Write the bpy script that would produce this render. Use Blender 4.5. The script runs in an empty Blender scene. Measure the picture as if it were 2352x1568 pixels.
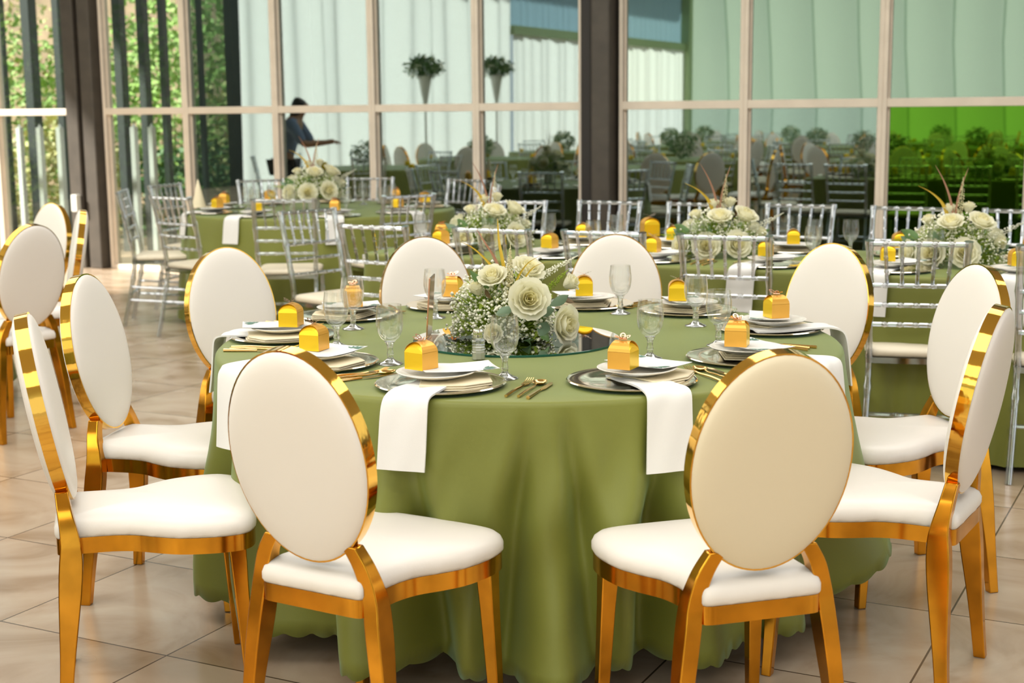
import bpy, math, random
from mathutils import Vector, Matrix
PI = math.pi
rnd = random.Random(7)
scene = bpy.context.scene
COL = scene.collection
# ------------------------------------------------------------------ camera
CAM_H = 1.44; FPX = 3267.0; TILT = math.radians(9.2); ROLL = math.radians(0.57)
fw = Vector((0, math.cos(TILT), -math.sin(TILT))); r0 = Vector((1, 0, 0)); u0 = r0.cross(fw)
RX = math.cos(ROLL) * r0 - math.sin(ROLL) * u0
UP = math.sin(ROLL) * r0 + math.cos(ROLL) * u0
cd = bpy.data.cameras.new('camera'); cam = bpy.data.objects.new('camera', cd); COL.objects.link(cam)
cd.sensor_width = 36; cd.lens = FPX / 2352 * 36; cd.clip_end = 200
cam.matrix_world = Matrix(((RX.x, UP.x, -fw.x, 0), (RX.y, UP.y, -fw.y, 0), (RX.z, UP.z, -fw.z, CAM_H), (0, 0, 0, 1)))
cd.dof.use_dof = True; cd.dof.focus_distance = 3.75; cd.dof.aperture_fstop = 4.5
scene.camera = cam
scene.view_settings.view_transform = 'Standard'; scene.view_settings.look = 'None'
scene.view_settings.gamma = 1; scene.view_settings.exposure = -0.02
scene.view_settings.use_curve_mapping = False
cy = scene.cycles
cy.caustics_reflective = False; cy.caustics_refractive = False
cy.max_bounces = 12; cy.diffuse_bounces = 4; cy.glossy_bounces = 5; cy.transmission_bounces = 8; cy.transparent_max_bounces = 40
cy.sample_clamp_indirect = 6
# ------------------------------------------------------------------ world, sun, lights
w = bpy.data.worlds.new('world'); scene.world = w; w.use_nodes = True
bg = w.node_tree.nodes['Background']; bg.inputs[0].default_value = (0.90, 0.95, 1.0, 1); bg.inputs[1].default_value = 1.3
sd = bpy.data.lights.new('sun', 'SUN'); sd.energy = 12.5; sd.angle = math.radians(3); sd.color = (1, 0.95, 0.86)
sun = bpy.data.objects.new('sun', sd); COL.objects.link(sun)
A27 = math.radians(27); C27 = math.cos(A27); S27 = math.sin(A27)
def W(u, v, z=0.0): return Vector((u * C27 + v * S27, -u * S27 + v * C27, z))   # hall axes: u along the glass wall, v towards it
sun.rotation_euler = (W(-0.70, -0.50, 0.62)).to_track_quat('Z', 'Y').to_euler()
def area(name, u, v, z, sx, sy, power, col=(1, 0.98, 0.95), rot=None):
    d = bpy.data.lights.new(name, 'AREA'); d.shape = 'RECTANGLE'; d.size = sx; d.size_y = sy; d.energy = power; d.color = col
    o = bpy.data.objects.new(name, d); COL.objects.link(o); o.location = W(u, v, z)
    o.rotation_euler = rot or (0, 0, -A27)
    return o
area('overhead_fill', -2.0, 6.2, 4.22, 8.0, 1.8, 180)  # unseen area lights added under the ceiling to brighten the hall
area('overhead_fill', -2.0, 1.6, 4.22, 8.0, 1.8, 180)
area('overhead_fill', -7.5, 5.0, 4.22, 2.4, 7.0, 140)
area('overhead_fill', -6.5, -6.0, 4.22, 8.0, 7.0, 480)
area('overhead_fill', -1.0, -3.2, 4.22, 8.0, 3.0, 190)  # added as front fill for surfaces facing the camera
# ------------------------------------------------------------------ materials
M = {}
def mat(name, col, rough=0.5, metal=0.0, spec=0.5, sheen=0.0, trans=0.0, coat=0.0, noise=None, bump=None, sub=0.0):
    m = bpy.data.materials.new(name); m.use_nodes = True; nt = m.node_tree; b = nt.nodes['Principled BSDF']
    b.inputs['Base Color'].default_value = (*col, 1); b.inputs['Roughness'].default_value = rough
    b.inputs['Metallic'].default_value = metal; b.inputs['Specular IOR Level'].default_value = spec
    if sheen: b.inputs['Sheen Weight'].default_value = sheen
    if coat: b.inputs['Coat Weight'].default_value = coat
    if sub:
        b.inputs['Subsurface Weight'].default_value = sub; b.inputs['Subsurface Radius'].default_value = (0.02, 0.015, 0.008)
    tc = nt.nodes.new('ShaderNodeTexCoord')
    if noise:
        sc, amt = noise; n = nt.nodes.new('ShaderNodeTexNoise'); n.inputs['Scale'].default_value = sc; n.inputs['Detail'].default_value = 4
        nt.links.new(tc.outputs['Object'], n.inputs['Vector'])
        r = nt.nodes.new('ShaderNodeValToRGB'); r.color_ramp.elements[0].position = 0.3; r.color_ramp.elements[1].position = 0.7
        r.color_ramp.elements[0].color = (*[c * (1 - amt) for c in col], 1); r.color_ramp.elements[1].color = (*[min(1, c * (1 + amt)) for c in col], 1)
        nt.links.new(n.outputs[0], r.inputs[0]); nt.links.new(r.outputs[0], b.inputs['Base Color'])
    if bump:
        sc, st = bump; n = nt.nodes.new('ShaderNodeTexNoise'); n.inputs['Scale'].default_value = sc; n.inputs['Detail'].default_value = 3
        nt.links.new(tc.outputs['Object'], n.inputs['Vector'])
        bp = nt.nodes.new('ShaderNodeBump'); bp.inputs['Strength'].default_value = st; bp.inputs['Distance'].default_value = 0.002
        nt.links.new(n.outputs[0], bp.inputs['Height']); nt.links.new(bp.outputs[0], b.inputs['Normal'])
    M[name] = m; return m
def translucent(name, col, tcol, f):
    m = bpy.data.materials.new(name); m.use_nodes = True; nt = m.node_tree; nt.nodes.clear()
    o = nt.nodes.new('ShaderNodeOutputMaterial'); mx = nt.nodes.new('ShaderNodeMixShader'); mx.inputs[0].default_value = f
    d = nt.nodes.new('ShaderNodeBsdfDiffuse'); d.inputs[0].default_value = (*col, 1); t = nt.nodes.new('ShaderNodeBsdfTranslucent'); t.inputs[0].default_value = (*tcol, 1)
    nt.links.new(d.outputs[0], mx.inputs[1]); nt.links.new(t.outputs[0], mx.inputs[2]); nt.links.new(mx.outputs[0], o.inputs[0])
    M[name] = m; return m
def clear(name, tint, gloss_col, lo, hi, rough=0.02, ior=1.45, refr=0.0, power=None):
    """thin clear material: see-through straight on, mirror-like towards grazing"""
    m = bpy.data.materials.new(name); m.use_nodes = True; nt = m.node_tree; nt.nodes.clear()
    o = nt.nodes.new('ShaderNodeOutputMaterial'); mx = nt.nodes.new('ShaderNodeMixShader')
    g = nt.nodes.new('ShaderNodeBsdfGlossy'); g.inputs[0].default_value = (*gloss_col, 1); g.inputs['Roughness'].default_value = rough
    t = nt.nodes.new('ShaderNodeBsdfTransparent'); t.inputs[0].default_value = (*tint, 1); base = t
    if refr:
        rf = nt.nodes.new('ShaderNodeBsdfRefraction'); rf.inputs[0].default_value = (*tint, 1); rf.inputs['Roughness'].default_value = 0.0; rf.inputs['IOR'].default_value = ior
        m2 = nt.nodes.new('ShaderNodeMixShader'); m2.inputs[0].default_value = refr; nt.links.new(t.outputs[0], m2.inputs[1]); nt.links.new(rf.outputs[0], m2.inputs[2]); base = m2
    lw = nt.nodes.new('ShaderNodeLayerWeight'); lw.inputs[0].default_value = 0.35
    mr = nt.nodes.new('ShaderNodeMapRange'); mr.inputs[3].default_value = lo; mr.inputs[4].default_value = hi
    pw = nt.nodes.new('ShaderNodeMath'); pw.operation = 'POWER'; pw.inputs[1].default_value = power or 1.0
    nt.links.new(lw.outputs['Facing'], pw.inputs[0]); nt.links.new(pw.outputs[0], mr.inputs[0]); nt.links.new(mr.outputs[0], mx.inputs[0])
    nt.links.new(base.outputs[0], mx.inputs[1]); nt.links.new(g.outputs[0], mx.inputs[2]); nt.links.new(mx.outputs[0], o.inputs[0])
    M[name] = m; return m
mat('gold', (0.68, 0.30, 0.026), 0.15, 1.0, noise=(9, 0.22))
mat('gold_band', (0.84, 0.48, 0.08), 0.06, 1.0, bump=(14, 0.25))
mat('brass', (0.80, 0.52, 0.20), 0.16, 1.0)
mat('rose_gold', (0.75, 0.42, 0.28), 0.12, 1.0)
mat('silver', (0.82, 0.82, 0.80), 0.10, 1.0)
mat('charger', (0.96, 0.89, 0.74), 0.11, 1.0)
mat('leather', (0.87, 0.82, 0.76), 0.38, 0, 0.45, bump=(260, 0.06))
mat('leather_warm_lit', (0.84, 0.74, 0.54), 0.42, 0, 0.4, bump=(260, 0.06))  # white leather with warm reflected light put into its colour
mat('seat_fabric', (0.80, 0.76, 0.68), 0.6)
mat('cushion_cream', (0.80, 0.72, 0.56), 0.6)
mat('cloth', (0.200, 0.218, 0.036), 0.50, 0, 0.5, sheen=0.32, noise=(3, 0.05), bump=(700, 0.12))
mat('napkin', (0.86, 0.85, 0.82), 0.7, sheen=0.2, bump=(500, 0.1))
mat('napkin_cream', (0.84, 0.74, 0.52), 0.7, bump=(500, 0.1))
mat('porcelain', (0.86, 0.83, 0.76), 0.18)
mat('card', (0.88, 0.88, 0.86), 0.5)
mat('ink_green', (0.10, 0.22, 0.16), 0.6)
mat('foil', (0.95, 0.62, 0.02), 0.30, 0.55, bump=(60, 0.05))
mat('foil_side', (0.86, 0.45, 0.07), 0.34, 0.45)
mat('mirror', (0.88, 0.93, 0.92), 0.0, 1.0)
mat('mirror_edge', (0.01, 0.09, 0.06), 0.1)
mat('salt', (0.85, 0.80, 0.72), 0.8)
mat('tiny_flower', (0.93, 0.92, 0.76), 0.6)
translucent('sprig', (0.46, 0.60, 0.10), (0.60, 0.72, 0.12), 0.35)
mat('leaf', (0.13, 0.24, 0.08), 0.5)
mat('leaf_brown', (0.16, 0.10, 0.04), 0.5)
mat('leaf_grey', (0.20, 0.30, 0.20), 0.5)
mat('blade', (0.62, 0.42, 0.03), 0.45)
mat('blade_red', (0.40, 0.20, 0.12), 0.45)
mat('plume', (0.72, 0.66, 0.40), 0.8)
mat('white_vase', (0.85, 0.84, 0.80), 0.3)
mat('frame_paint', (0.78, 0.68, 0.56), 0.45, noise=(6, 0.06))
mat('column_dark', (0.068, 0.056, 0.043), 0.55, noise=(8, 0.15))
mat('column_dark2', (0.02, 0.016, 0.013), 0.6)
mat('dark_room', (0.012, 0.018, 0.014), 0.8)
mat('ceiling_paint', (0.75, 0.75, 0.72), 0.8)
mat('wall_paint', (0.70, 0.70, 0.64), 0.8)
mat('beam_green', (0.35, 0.45, 0.25), 0.6)
mat('backing_dark', (0.05, 0.06, 0.05), 0.9)
mat('soil', (0.42, 0.30, 0.20), 0.9, noise=(2, 0.3))
mat('post_white', (0.85, 0.86, 0.86), 0.5)
mat('post_dark', (0.045, 0.055, 0.055), 0.6)
mat('hedge', (0.28, 0.44, 0.10), 0.6, noise=(1.2, 0.5))
mat('hedge_dark', (0.06, 0.16, 0.03), 0.6, noise=(1.5, 0.4))
mat('hedge_yellow', (0.60, 0.57, 0.24), 0.6, noise=(1.5, 0.3))
mat('skin', (0.35, 0.18, 0.10), 0.5, sub=0.1)
mat('hair', (0.01, 0.008, 0.008), 0.35)
mat('shirt_blue', (0.16, 0.22, 0.34), 0.8)
mat('trousers', (0.015, 0.015, 0.02), 0.8)
translucent('curtain', (0.85, 0.87, 0.86), (0.92, 0.94, 0.93), 0.72)
translucent('sage', (0.62, 0.70, 0.60), (0.60, 0.70, 0.58), 0.6)
translucent('sage_seam', (0.40, 0.50, 0.40), (0.36, 0.46, 0.36), 0.6)
translucent('blue_sheet', (0.40, 0.55, 0.66), (0.30, 0.46, 0.58), 0.5)
translucent('petal', (0.93, 0.91, 0.74), (0.93, 0.90, 0.66), 0.35)
translucent('petal_heart', (0.96, 0.92, 0.66), (0.97, 0.92, 0.60), 0.4)
clear('acrylic', (0.80, 0.82, 0.84), (0.95, 0.97, 1.0), 0.28, 1.0, 0.06, refr=0.25)
clear('goblet_glass', (0.985, 0.99, 0.985), (1, 1, 1), 0.02, 0.95, 0.0, refr=0.10, power=2.3)
clear('goblet_stem', (0.93, 0.95, 0.95), (1, 1, 1), 0.12, 1.0, 0.03, refr=0.6, power=1.5)
clear('shaker_glass', (0.90, 0.93, 0.90), (1, 1, 1), 0.10, 0.80, 0.05, refr=0.3)
clear('pane', (0.52, 0.60, 0.56), (0.85, 0.97, 0.95), 0.22, 0.55, 0.0)
clear('pane_sage', (0.30, 0.40, 0.32), (0.84, 0.95, 0.86), 0.30, 0.58, 0.0)
clear('pane_garden', (0.92, 0.96, 0.93), (0.9, 1.0, 0.95), 0.07, 0.38, 0.0)
clear('pane_green', (0.10, 0.30, 0.05), (0.24, 0.55, 0.05), 0.34, 0.58, 0.0)
b_ = M['cloth'].node_tree.nodes['Principled BSDF']; b_.inputs['Sheen Tint'].default_value = (0.45, 0.80, 0.62, 1); b_.inputs['Sheen Roughness'].default_value = 0.35
# floor: tiles aligned with the hall
def floor_mat():
    m = bpy.data.materials.new('floor_tiles'); m.use_nodes = True; nt = m.node_tree; b = nt.nodes['Principled BSDF']; N = nt.nodes.new; L = nt.links.new
    tc = N('ShaderNodeTexCoord'); sp = N('ShaderNodeSeparateXYZ'); L(tc.outputs['Object'], sp.inputs[0])   # object axes are the hall axes
    def mth(op, a, bb=None):
        n = N('ShaderNodeMath'); n.operation = op
        for i, q in enumerate((a, bb)):
            if q is None: continue
            if isinstance(q, (int, float)): n.inputs[i].default_value = q
            else: L(q, n.inputs[i])
        return n.outputs[0]
    T = 0.612; lines = []; ids = []
    for s, off in ((sp.outputs[0], -2.496), (sp.outputs[1], 2.828)):
        a = mth('DIVIDE', mth('SUBTRACT', s, off), T); fl = mth('FLOOR', a); ids.append(fl)
        fr = mth('SUBTRACT', a, fl); d = mth('MINIMUM', fr, mth('SUBTRACT', 1.0, fr)); lines.append(d)
    g = mth('LESS_THAN', mth('MINIMUM', lines[0], lines[1]), 0.0045)
    cmb = N('ShaderNodeCombineXYZ'); L(ids[0], cmb.inputs[0]); L(ids[1], cmb.inputs[1])
    wn = N('ShaderNodeTexWhiteNoise'); L(cmb.outputs[0], wn.inputs[0])
    n1 = N('ShaderNodeTexNoise'); n1.inputs['Scale'].default_value = 2.2; n1.inputs['Detail'].default_value = 9; n1.inputs['Distortion'].default_value = 1.6
    vadd = N('ShaderNodeVectorMath'); vadd.operation = 'ADD'; vm = N('ShaderNodeVectorMath'); vm.operation = 'SCALE'; vm.inputs['Scale'].default_value = 7
    L(wn.outputs['Color'], vm.inputs[0]); L(tc.outputs['Object'], vadd.inputs[0]); L(vm.outputs[0], vadd.inputs[1]); L(vadd.outputs[0], n1.inputs['Vector'])
    r = N('ShaderNodeValToRGB'); e = r.color_ramp.elements
    e[0].position = 0.25; e[0].color = (0.30, 0.19, 0.10, 1); e[1].position = 0.72; e[1].color = (0.58, 0.47, 0.35, 1)
    k = e.new(0.5); k.color = (0.50, 0.38, 0.27, 1)
    L(n1.outputs[0], r.inputs[0])
    mx = N('ShaderNodeMix'); mx.data_type = 'RGBA'; L(g, mx.inputs[0]); L(r.outputs[0], mx.inputs[6]); mx.inputs[7].default_value = (0.10, 0.065, 0.04, 1)
    L(mx.outputs[2], b.inputs['Base Color']); b.inputs['Roughness'].default_value = 0.20; b.inputs['Specular IOR Level'].default_value = 0.6
    n2 = N('ShaderNodeTexNoise'); n2.inputs['Scale'].default_value = 5; L(tc.outputs['Object'], n2.inputs['Vector'])
    mr = N('ShaderNodeMapRange'); mr.inputs[3].default_value = 0.15; mr.inputs[4].default_value = 0.32; L(n2.outputs[0], mr.inputs[0]); L(mr.outputs[0], b.inputs['Roughness'])
    M['floor_tiles'] = m
floor_mat()
# ------------------------------------------------------------------ mesh helpers
class MB:
    def __init__(s): s.v = []; s.f = []; s.m = []
    def add(s, vs, fs, mi=0):
        o = len(s.v); s.v += [tuple(p) for p in vs]; s.f += [tuple(i + o for i in f) for f in fs]; s.m += [mi] * len(fs); return s
    def merge(s, other, mi=0):
        return s.add(other.v, other.f, mi)
    def xf(s, mt): s.v = [tuple(mt @ Vector(p)) for p in s.v]; return s
    def box(s, c, d, mi=0, mt=None):
        x, y, z = d[0] / 2, d[1] / 2, d[2] / 2
        vs = [Vector((i * x, j * y, k * z)) for i in (-1, 1) for j in (-1, 1) for k in (-1, 1)]
        vs = [(mt @ p if mt else p) + Vector(c) for p in vs]
        return s.add(vs, [(0, 1, 3, 2), (4, 6, 7, 5), (0, 4, 5, 1), (2, 3, 7, 6), (0, 2, 6, 4), (1, 5, 7, 3)], mi)
    def tube(s, pts, rad, n=8, mi=0, cap=True):
        pts = [Vector(p) for p in pts]; k = len(pts); rad = rad if isinstance(rad, (list, tuple)) else [rad] * k
        vs = []; prev = None
        for i, p in enumerate(pts):
            t = (pts[min(i + 1, k - 1)] - pts[max(i - 1, 0)]).normalized()
            if prev is None: a = t.orthogonal().normalized()
            else: a = (prev - t * prev.dot(t)).normalized()
            prev = a; b = t.cross(a)
            vs += [p + (a * math.cos(2 * PI * j / n) + b * math.sin(2 * PI * j / n)) * rad[i] for j in range(n)]
        fs = [(i * n + j, i * n + (j + 1) % n, (i + 1) * n + (j + 1) % n, (i + 1) * n + j) for i in range(k - 1) for j in range(n)]
        if cap: fs += [tuple(range(n))[::-1], tuple((k - 1) * n + j for j in range(n))]
        return s.add(vs, fs, mi)
    def bar(s, pts, wx, wy, mi=0):
        """rectangular section, x and y sizes, swept over points"""
        vs = []; k = len(pts)
        for i, p in enumerate(pts):
            a, b = wx[i] / 2, wy[i] / 2
            vs += [(p[0] - a, p[1] - b, p[2]), (p[0] + a, p[1] - b, p[2]), (p[0] + a, p[1] + b, p[2]), (p[0] - a, p[1] + b, p[2])]
        fs = [(i * 4 + j, i * 4 + (j + 1) % 4, i * 4 + 4 + (j + 1) % 4, i * 4 + 4 + j) for i in range(k - 1) for j in range(4)]
        fs += [(3, 2, 1, 0), tuple((k - 1) * 4 + j for j in range(4))]
        return s.add(vs, fs, mi)
    def lathe(s, prof, n=24, mi=0, c=(0, 0, 0)):
        vs = []; k = len(prof)
        for r, z in prof: vs += [(c[0] + r * math.cos(2 * PI * j / n), c[1] + r * math.sin(2 * PI * j / n), c[2] + z) for j in range(n)]
        fs = [(i * n + j, i * n + (j + 1) % n, (i + 1) * n + (j + 1) % n, (i + 1) * n + j) for i in range(k - 1) for j in range(n)]
        return s.add(vs, fs, mi)
    def prism(s, outline, z0, z1, mi=0):
        n = len(outline); vs = [(x, y, z0) for x, y in outline] + [(x, y, z1) for x, y in outline]
        fs = [(j, (j + 1) % n, n + (j + 1) % n, n + j) for j in range(n)] + [tuple(range(n))[::-1], tuple(range(n, 2 * n))]
        return s.add(vs, fs, mi)
    def build(s, name, mats, parent=None, smooth=True, angle=40, bevel=0.0, seg=2):
        me = bpy.data.meshes.new(name); me.from_pydata(s.v, [], s.f)
        if isinstance(mats, str): mats = [mats]
        for q in mats: me.materials.append(M[q])
        for i, p in enumerate(me.polygons): p.material_index = s.m[i]; p.use_smooth = smooth
        if smooth:
            try: me.set_sharp_from_angle(angle=math.radians(angle))
            except Exception: pass
        me.update()
        o = bpy.data.objects.new(name, me); COL.objects.link(o); o.parent = parent
        if bevel:
            bv = o.modifiers.new('bevel', 'BEVEL'); bv.width = bevel; bv.segments = seg; bv.limit_method = 'ANGLE'; bv.angle_limit = math.radians(40); bv.harden_normals = False
        return o
def catmull(pts, n=5):
    pts = [Vector(p) for p in pts]; P = [pts[0]] + pts + [pts[-1]]; out = []
    for i in range(1, len(P) - 2):
        for j in range(n):
            t = j / n; a, b, c, d = P[i - 1], P[i], P[i + 1], P[i + 2]
            out.append(0.5 * ((2 * b) + (c - a) * t + (2 * a - 5 * b + 4 * c - d) * t * t + (3 * b - a - 3 * c + d) * t ** 3))
    out.append(pts[-1]); return out
def tag(o, label=None, cat=None, group=None, kind=None):
    if label: o['label'] = label
    if cat: o['category'] = cat
    if group: o['group'] = group
    if kind: o['kind'] = kind
    return o
def root(name, loc=(0, 0, 0), rz=0):
    o = bpy.data.objects.new(name, None); COL.objects.link(o); o.location = loc; o.rotation_euler = (0, 0, rz); o.empty_display_size = 0.05; return o
def kids(o): return [c for c in bpy.data.objects if c.parent == o]
_kc = {}
def copy_tree(o, parent=None):
    c = o.copy(); COL.objects.link(c); c.parent = parent
    if o.name not in _kc: _kc[o.name] = kids(o)
    for ch in _kc[o.name]: copy_tree(ch, c)
    return c
class Proto:
    """the first placement uses the built thing itself, later ones copy it"""
    def __init__(s, o): s.o = o; s.used = False
    def put(s, loc, rz, label, cat, group=None, scale=None):
        o = copy_tree(s.o) if s.used else s.o
        s.used = True; o.location = loc; o.rotation_euler = (0, 0, rz)
        if scale: o.scale = (scale,) * 3 if isinstance(scale, (int, float)) else scale
        for k in ('label', 'category', 'group'):
            if k in o: del o[k]
        return tag(o, label, cat, group)
def struct(name, mb, m, parent=None, **k):
    o = mb.build(name, m, parent, **k)
    if parent is None: o['kind'] = 'structure'
    return o
# ------------------------------------------------------------------ the shell of the hall (hall axes, then turned)
HALL = -A27
def hall(o): o.rotation_euler = (0, 0, HALL); return o
fl = MB().box((-2.5, -1.0, -0.05), (21, 22.74, 0.1)); hall(struct('floor', fl, 'floor_tiles', smooth=False))
gd = MB().box((-2.5, 17.37, -0.10), (44, 14.0, 0.1)); tag(hall(gd.build('garden_ground', 'soil', smooth=False)), kind='structure')
ce = MB().box((-2.5, -1.0, 4.35), (21, 22.9, 0.1)); hall(struct('ceiling', ce, 'ceiling_paint', smooth=False))
WV = 10.34
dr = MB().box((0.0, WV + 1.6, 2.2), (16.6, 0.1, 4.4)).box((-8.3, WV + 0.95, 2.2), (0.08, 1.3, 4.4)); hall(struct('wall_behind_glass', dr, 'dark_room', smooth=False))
# glass wall bays
cells = [(-11.93, -10.915), (-10.915, -9.93), (-9.52, -8.547), (-8.547, -7.551), (-7.551, -6.552), (-6.552, -5.557), (-5.557, -4.61), (-4.30, -3.303), (-3.303, -2.283), (-2.283, -1.27), (-1.27, -0.27), (-0.27, 0.73), (0.73, 1.73)]
rows = [(0.03, 1.435), (1.51, 3.0), (3.07, 4.3)]
for i, (a, b) in enumerate(cells):
    fr = MB()
    for x in (a, b):
        dx = 0.016 if x == a else -0.016
        fr.box((x + dx, WV - 0.01, 2.15), (0.032, 0.075, 4.3)); fr.box((x + dx * 1.9, WV + 0.02, 2.15), (0.030, 0.05, 4.3))
    for z, h in ((0.015, 0.05), (1.4725, 0.062), (3.035, 0.07)):
        fr.box(((a + b) / 2, WV - 0.008, z), (b - a - 0.05, 0.066, h))
    r = hall(struct('window_%d' % (i + 1), fr, 'frame_paint', smooth=False, bevel=0.004))
    for j, (z0, z1) in enumerate(rows):
        if b < -8.5: pm = 'pane_garden'
        elif a > -2.3 and j == 0: pm = 'pane_green'
        elif a > -4.4 and j > 0: pm = 'pane_sage'
        else: pm = 'pane'
        MB().box(((a + b) / 2, WV + 0.012, (z0 + z1) / 2), (b - a - 0.04, 0.006, z1 - z0 + 0.02)).build('pane', pm, r, smooth=False)
c1 = MB().box((-9.83, WV - 0.03, 2.15), (0.15, 0.20, 4.3)).box((-9.63, WV - 0.03, 2.15), (0.15, 0.20, 4.3)).box((-9.73, WV + 0.02, 2.15), (0.06, 0.06, 4.3), 1)
hall(struct('trim_1', c1, ['column_dark', 'column_dark2'], smooth=False, bevel=0.012))
c2 = MB().box((-4.545, WV - 0.03, 2.15), (0.10, 0.18, 4.3), 1).box((-4.41, WV - 0.05, 2.15), (0.16, 0.22, 4.3))
hall(struct('trim_2', c2, ['column_dark', 'column_dark2'], smooth=False, bevel=0.02))
bx = MB().box((-9.80, WV - 0.17, 0.62), (0.07, 0.06, 0.16)); pb = hall(bx.build('socket_box', 'wall_paint', smooth=False, bevel=0.006)); tag(pb, 'small grey socket box low on the dark left column', 'box')
# left wall: curtain, then a beam with blue sheets over white drapes; far end wall of sage fabric
def drape(u0_, v0_, u1_, v1_, z0, z1, amp, wave, n):
    mb = MB(); d = Vector((u1_ - u0_, v1_ - v0_)); L = d.length; d /= L; nn = Vector((-d.y, d.x)); vs = []
    for k in range(5):
        z = z0 + (z1 - z0) * k / 4
        for i in range(n + 1):
            s = L * i / n; o = amp * (math.sin(s * wave) * 0.6 + math.sin(s * wave * 2.37 + 1.3) * 0.4 + 0.3 * math.sin(s * wave * 0.31 + k * 0.4))
            vs.append((u0_ + d.x * s + nn.x * o, v0_ + d.y * s + nn.y * o, z))
    fs = [(k * (n + 1) + i, k * (n + 1) + i + 1, (k + 1) * (n + 1) + i + 1, (k + 1) * (n + 1) + i) for k in range(4) for i in range(n)]
    return mb.add(vs, fs)
hall(struct('wall_left', drape(-12.0, 5.2, -12.0, -2.9, 0.0, 4.3, 0.17, 4.3, 500), 'curtain', angle=180))
hall(struct('wall_left_drape', drape(-12.0, -2.95, -12.0, -12.0, 0.0, 2.82, 0.05, 7.0, 300), 'curtain', angle=180))
hall(struct('wall_left_upper', drape(-12.05, -2.95, -12.05, -12.0, 2.98, 4.3, 0.02, 20.0, 300), 'blue_sheet', angle=180))
hall(struct('trim_3', MB().box((-12.0, -7.45, 2.90), (0.16, 9.1, 0.16)).box((-11.95, -12.1, 2.15), (0.22, 0.22, 4.3)), 'beam_green', smooth=False))
wf = MB(); vs = []; nf = 360
for z in (0.0, 1.4, 2.8, 4.3):
    for i in range(nf + 1):
        x = -12.1 + 19.1 * i / nf; vs.append((x + 0.10 * math.sin(z * 0.8 + 0.3 * int((x + 12.1) / 1.06)), -12.2 - 0.05 * abs(math.sin(PI * (x + 12.1) / 1.06)), z))
wf.add(vs, [(k * (nf + 1) + i, k * (nf + 1) + i + 1, (k + 1) * (nf + 1) + i + 1, (k + 1) * (nf + 1) + i) for k in range(3) for i in range(nf)], 0)
for f_, p_ in enumerate(wf.f):
    if (abs(((wf.v[p_[0]][0] * 0 + (-12.1 + 19.1 * (p_[0] % (nf + 1)) / nf) + 12.1) / 1.06 + 0.5) % 1.0 - 0.5)) * 1.06 < 0.027: wf.m[f_] = 1
hall(struct('wall_far', wf, ['sage', 'sage_seam'], angle=180))
hall(struct('wall_right', MB().box((8.0, -4.0, 2.15), (0.1, 8.0, 4.3)), 'wall_paint', smooth=False))
# ------------------------------------------------------------------ garden seen through the left panes
def at_v(x, v):      # u of a picture column on the plane v
    al = math.atan((x - 1176) / FPX) ; d = W(0, 1)  # direction in hall axes
    dx, dy = math.sin(al), math.cos(al); u_ = dx * C27 - dy * S27; v_ = dx * S27 + dy * C27
    return u_ * v / v_
for i, u in enumerate((-11.27, -10.99, -10.716, -10.459, -9.739, -9.513)):
    p = MB().box((0, 0, 0.66), (0.055, 0.055, 1.32)).lathe([(0.001, 1.36), (0.03, 1.32)], 4)
    o = p.build('fence_post', 'post_white', smooth=False, bevel=0.004); o.location = W(u, 10.95); hall(o)
    tag(o, 'white wooden fence post outside the glass, ' + ('first', 'second', 'third', 'fourth', 'fifth', 'sixth')[i] + ' from the left', 'post', 'white fence posts outside')
for i, (u, v, wd) in enumerate(((-11.35, 11.7, 0.07), (-10.95, 11.7, 0.12), (-10.55, 11.7, 0.09), (-10.1, 11.7, 0.08), (-9.75, 11.7, 0.10), (-9.45, 11.7, 0.09), (-9.20, 11.7, 0.07), (-8.95, 11.7, 0.06), (-8.75, 11.7, 0.05))):
    p = MB().box((0, 0, 1.6), (wd, wd, 3.2))
    o = p.build('pergola_post', 'post_dark', smooth=False, bevel=0.004); o.location = W(u * 1.055 - 0.25, v); hall(o)
    tag(o, 'dark upright timber in the garden, ' + ('first', 'second', 'third', 'fourth', 'fifth', 'sixth', 'seventh', 'eighth', 'last')[i] + ' from the left', 'post', 'dark upright timbers in the garden')
hb = MB().box((-10.6, 11.7, 3.1), (4.6, 0.2, 0.5)); tag(hall(hb.build('pergola_beam', 'post_dark', smooth=False)), 'dark beam across the upright timbers in the garden', 'beam')
def shrub(u, v, rx, rz, n, m, label, size=0.09):
    mb = MB(); r = random.Random(int(u * 100) + n)
    for _ in range(n):
        a = r.uniform(0, 2 * PI); ph = math.acos(r.uniform(-0.2, 1)); q = r.uniform(0.55, 1.0)
        p = Vector((rx * q * math.sin(ph) * math.cos(a), rx * q * math.sin(ph) * math.sin(a), rz * q * math.cos(ph) + 0.25 * rz))
        if p.z < 0.03: p.z = r.uniform(0.03, 0.3)
        t = Vector((r.uniform(-1, 1), r.uniform(-1, 1), r.uniform(-0.4, 1))).normalized(); s = t.orthogonal().normalized(); L = size * r.uniform(0.6, 1.5)
        mb.add([p, p + t * L * 0.5 + s * L * 0.28, p + t * L, p + t * L * 0.5 - s * L * 0.28], [(0, 1, 2, 3)])
    mb.tube([(0, 0, 0), (0.03, 0.02, rz * 0.6)], [0.03, 0.012], 6)
    o = mb.build('garden_shrub', m, smooth=False); o.location = W(u, v, -0.05)
    return tag(o, label, 'shrub', 'garden shrubs')
shrub(-13.6, 13.2, 1.3, 2.2, 2600, 'hedge', 'bright green bush outside the leftmost window')
shrub(-12.3, 12.7, 0.8, 1.3, 1800, 'hedge_yellow', 'low yellow-green bush behind the left white fence posts')
shrub(-12.0, 14.2, 1.3, 2.6, 2600, 'hedge', 'tall green bush left of the dark column, outside')
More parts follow.
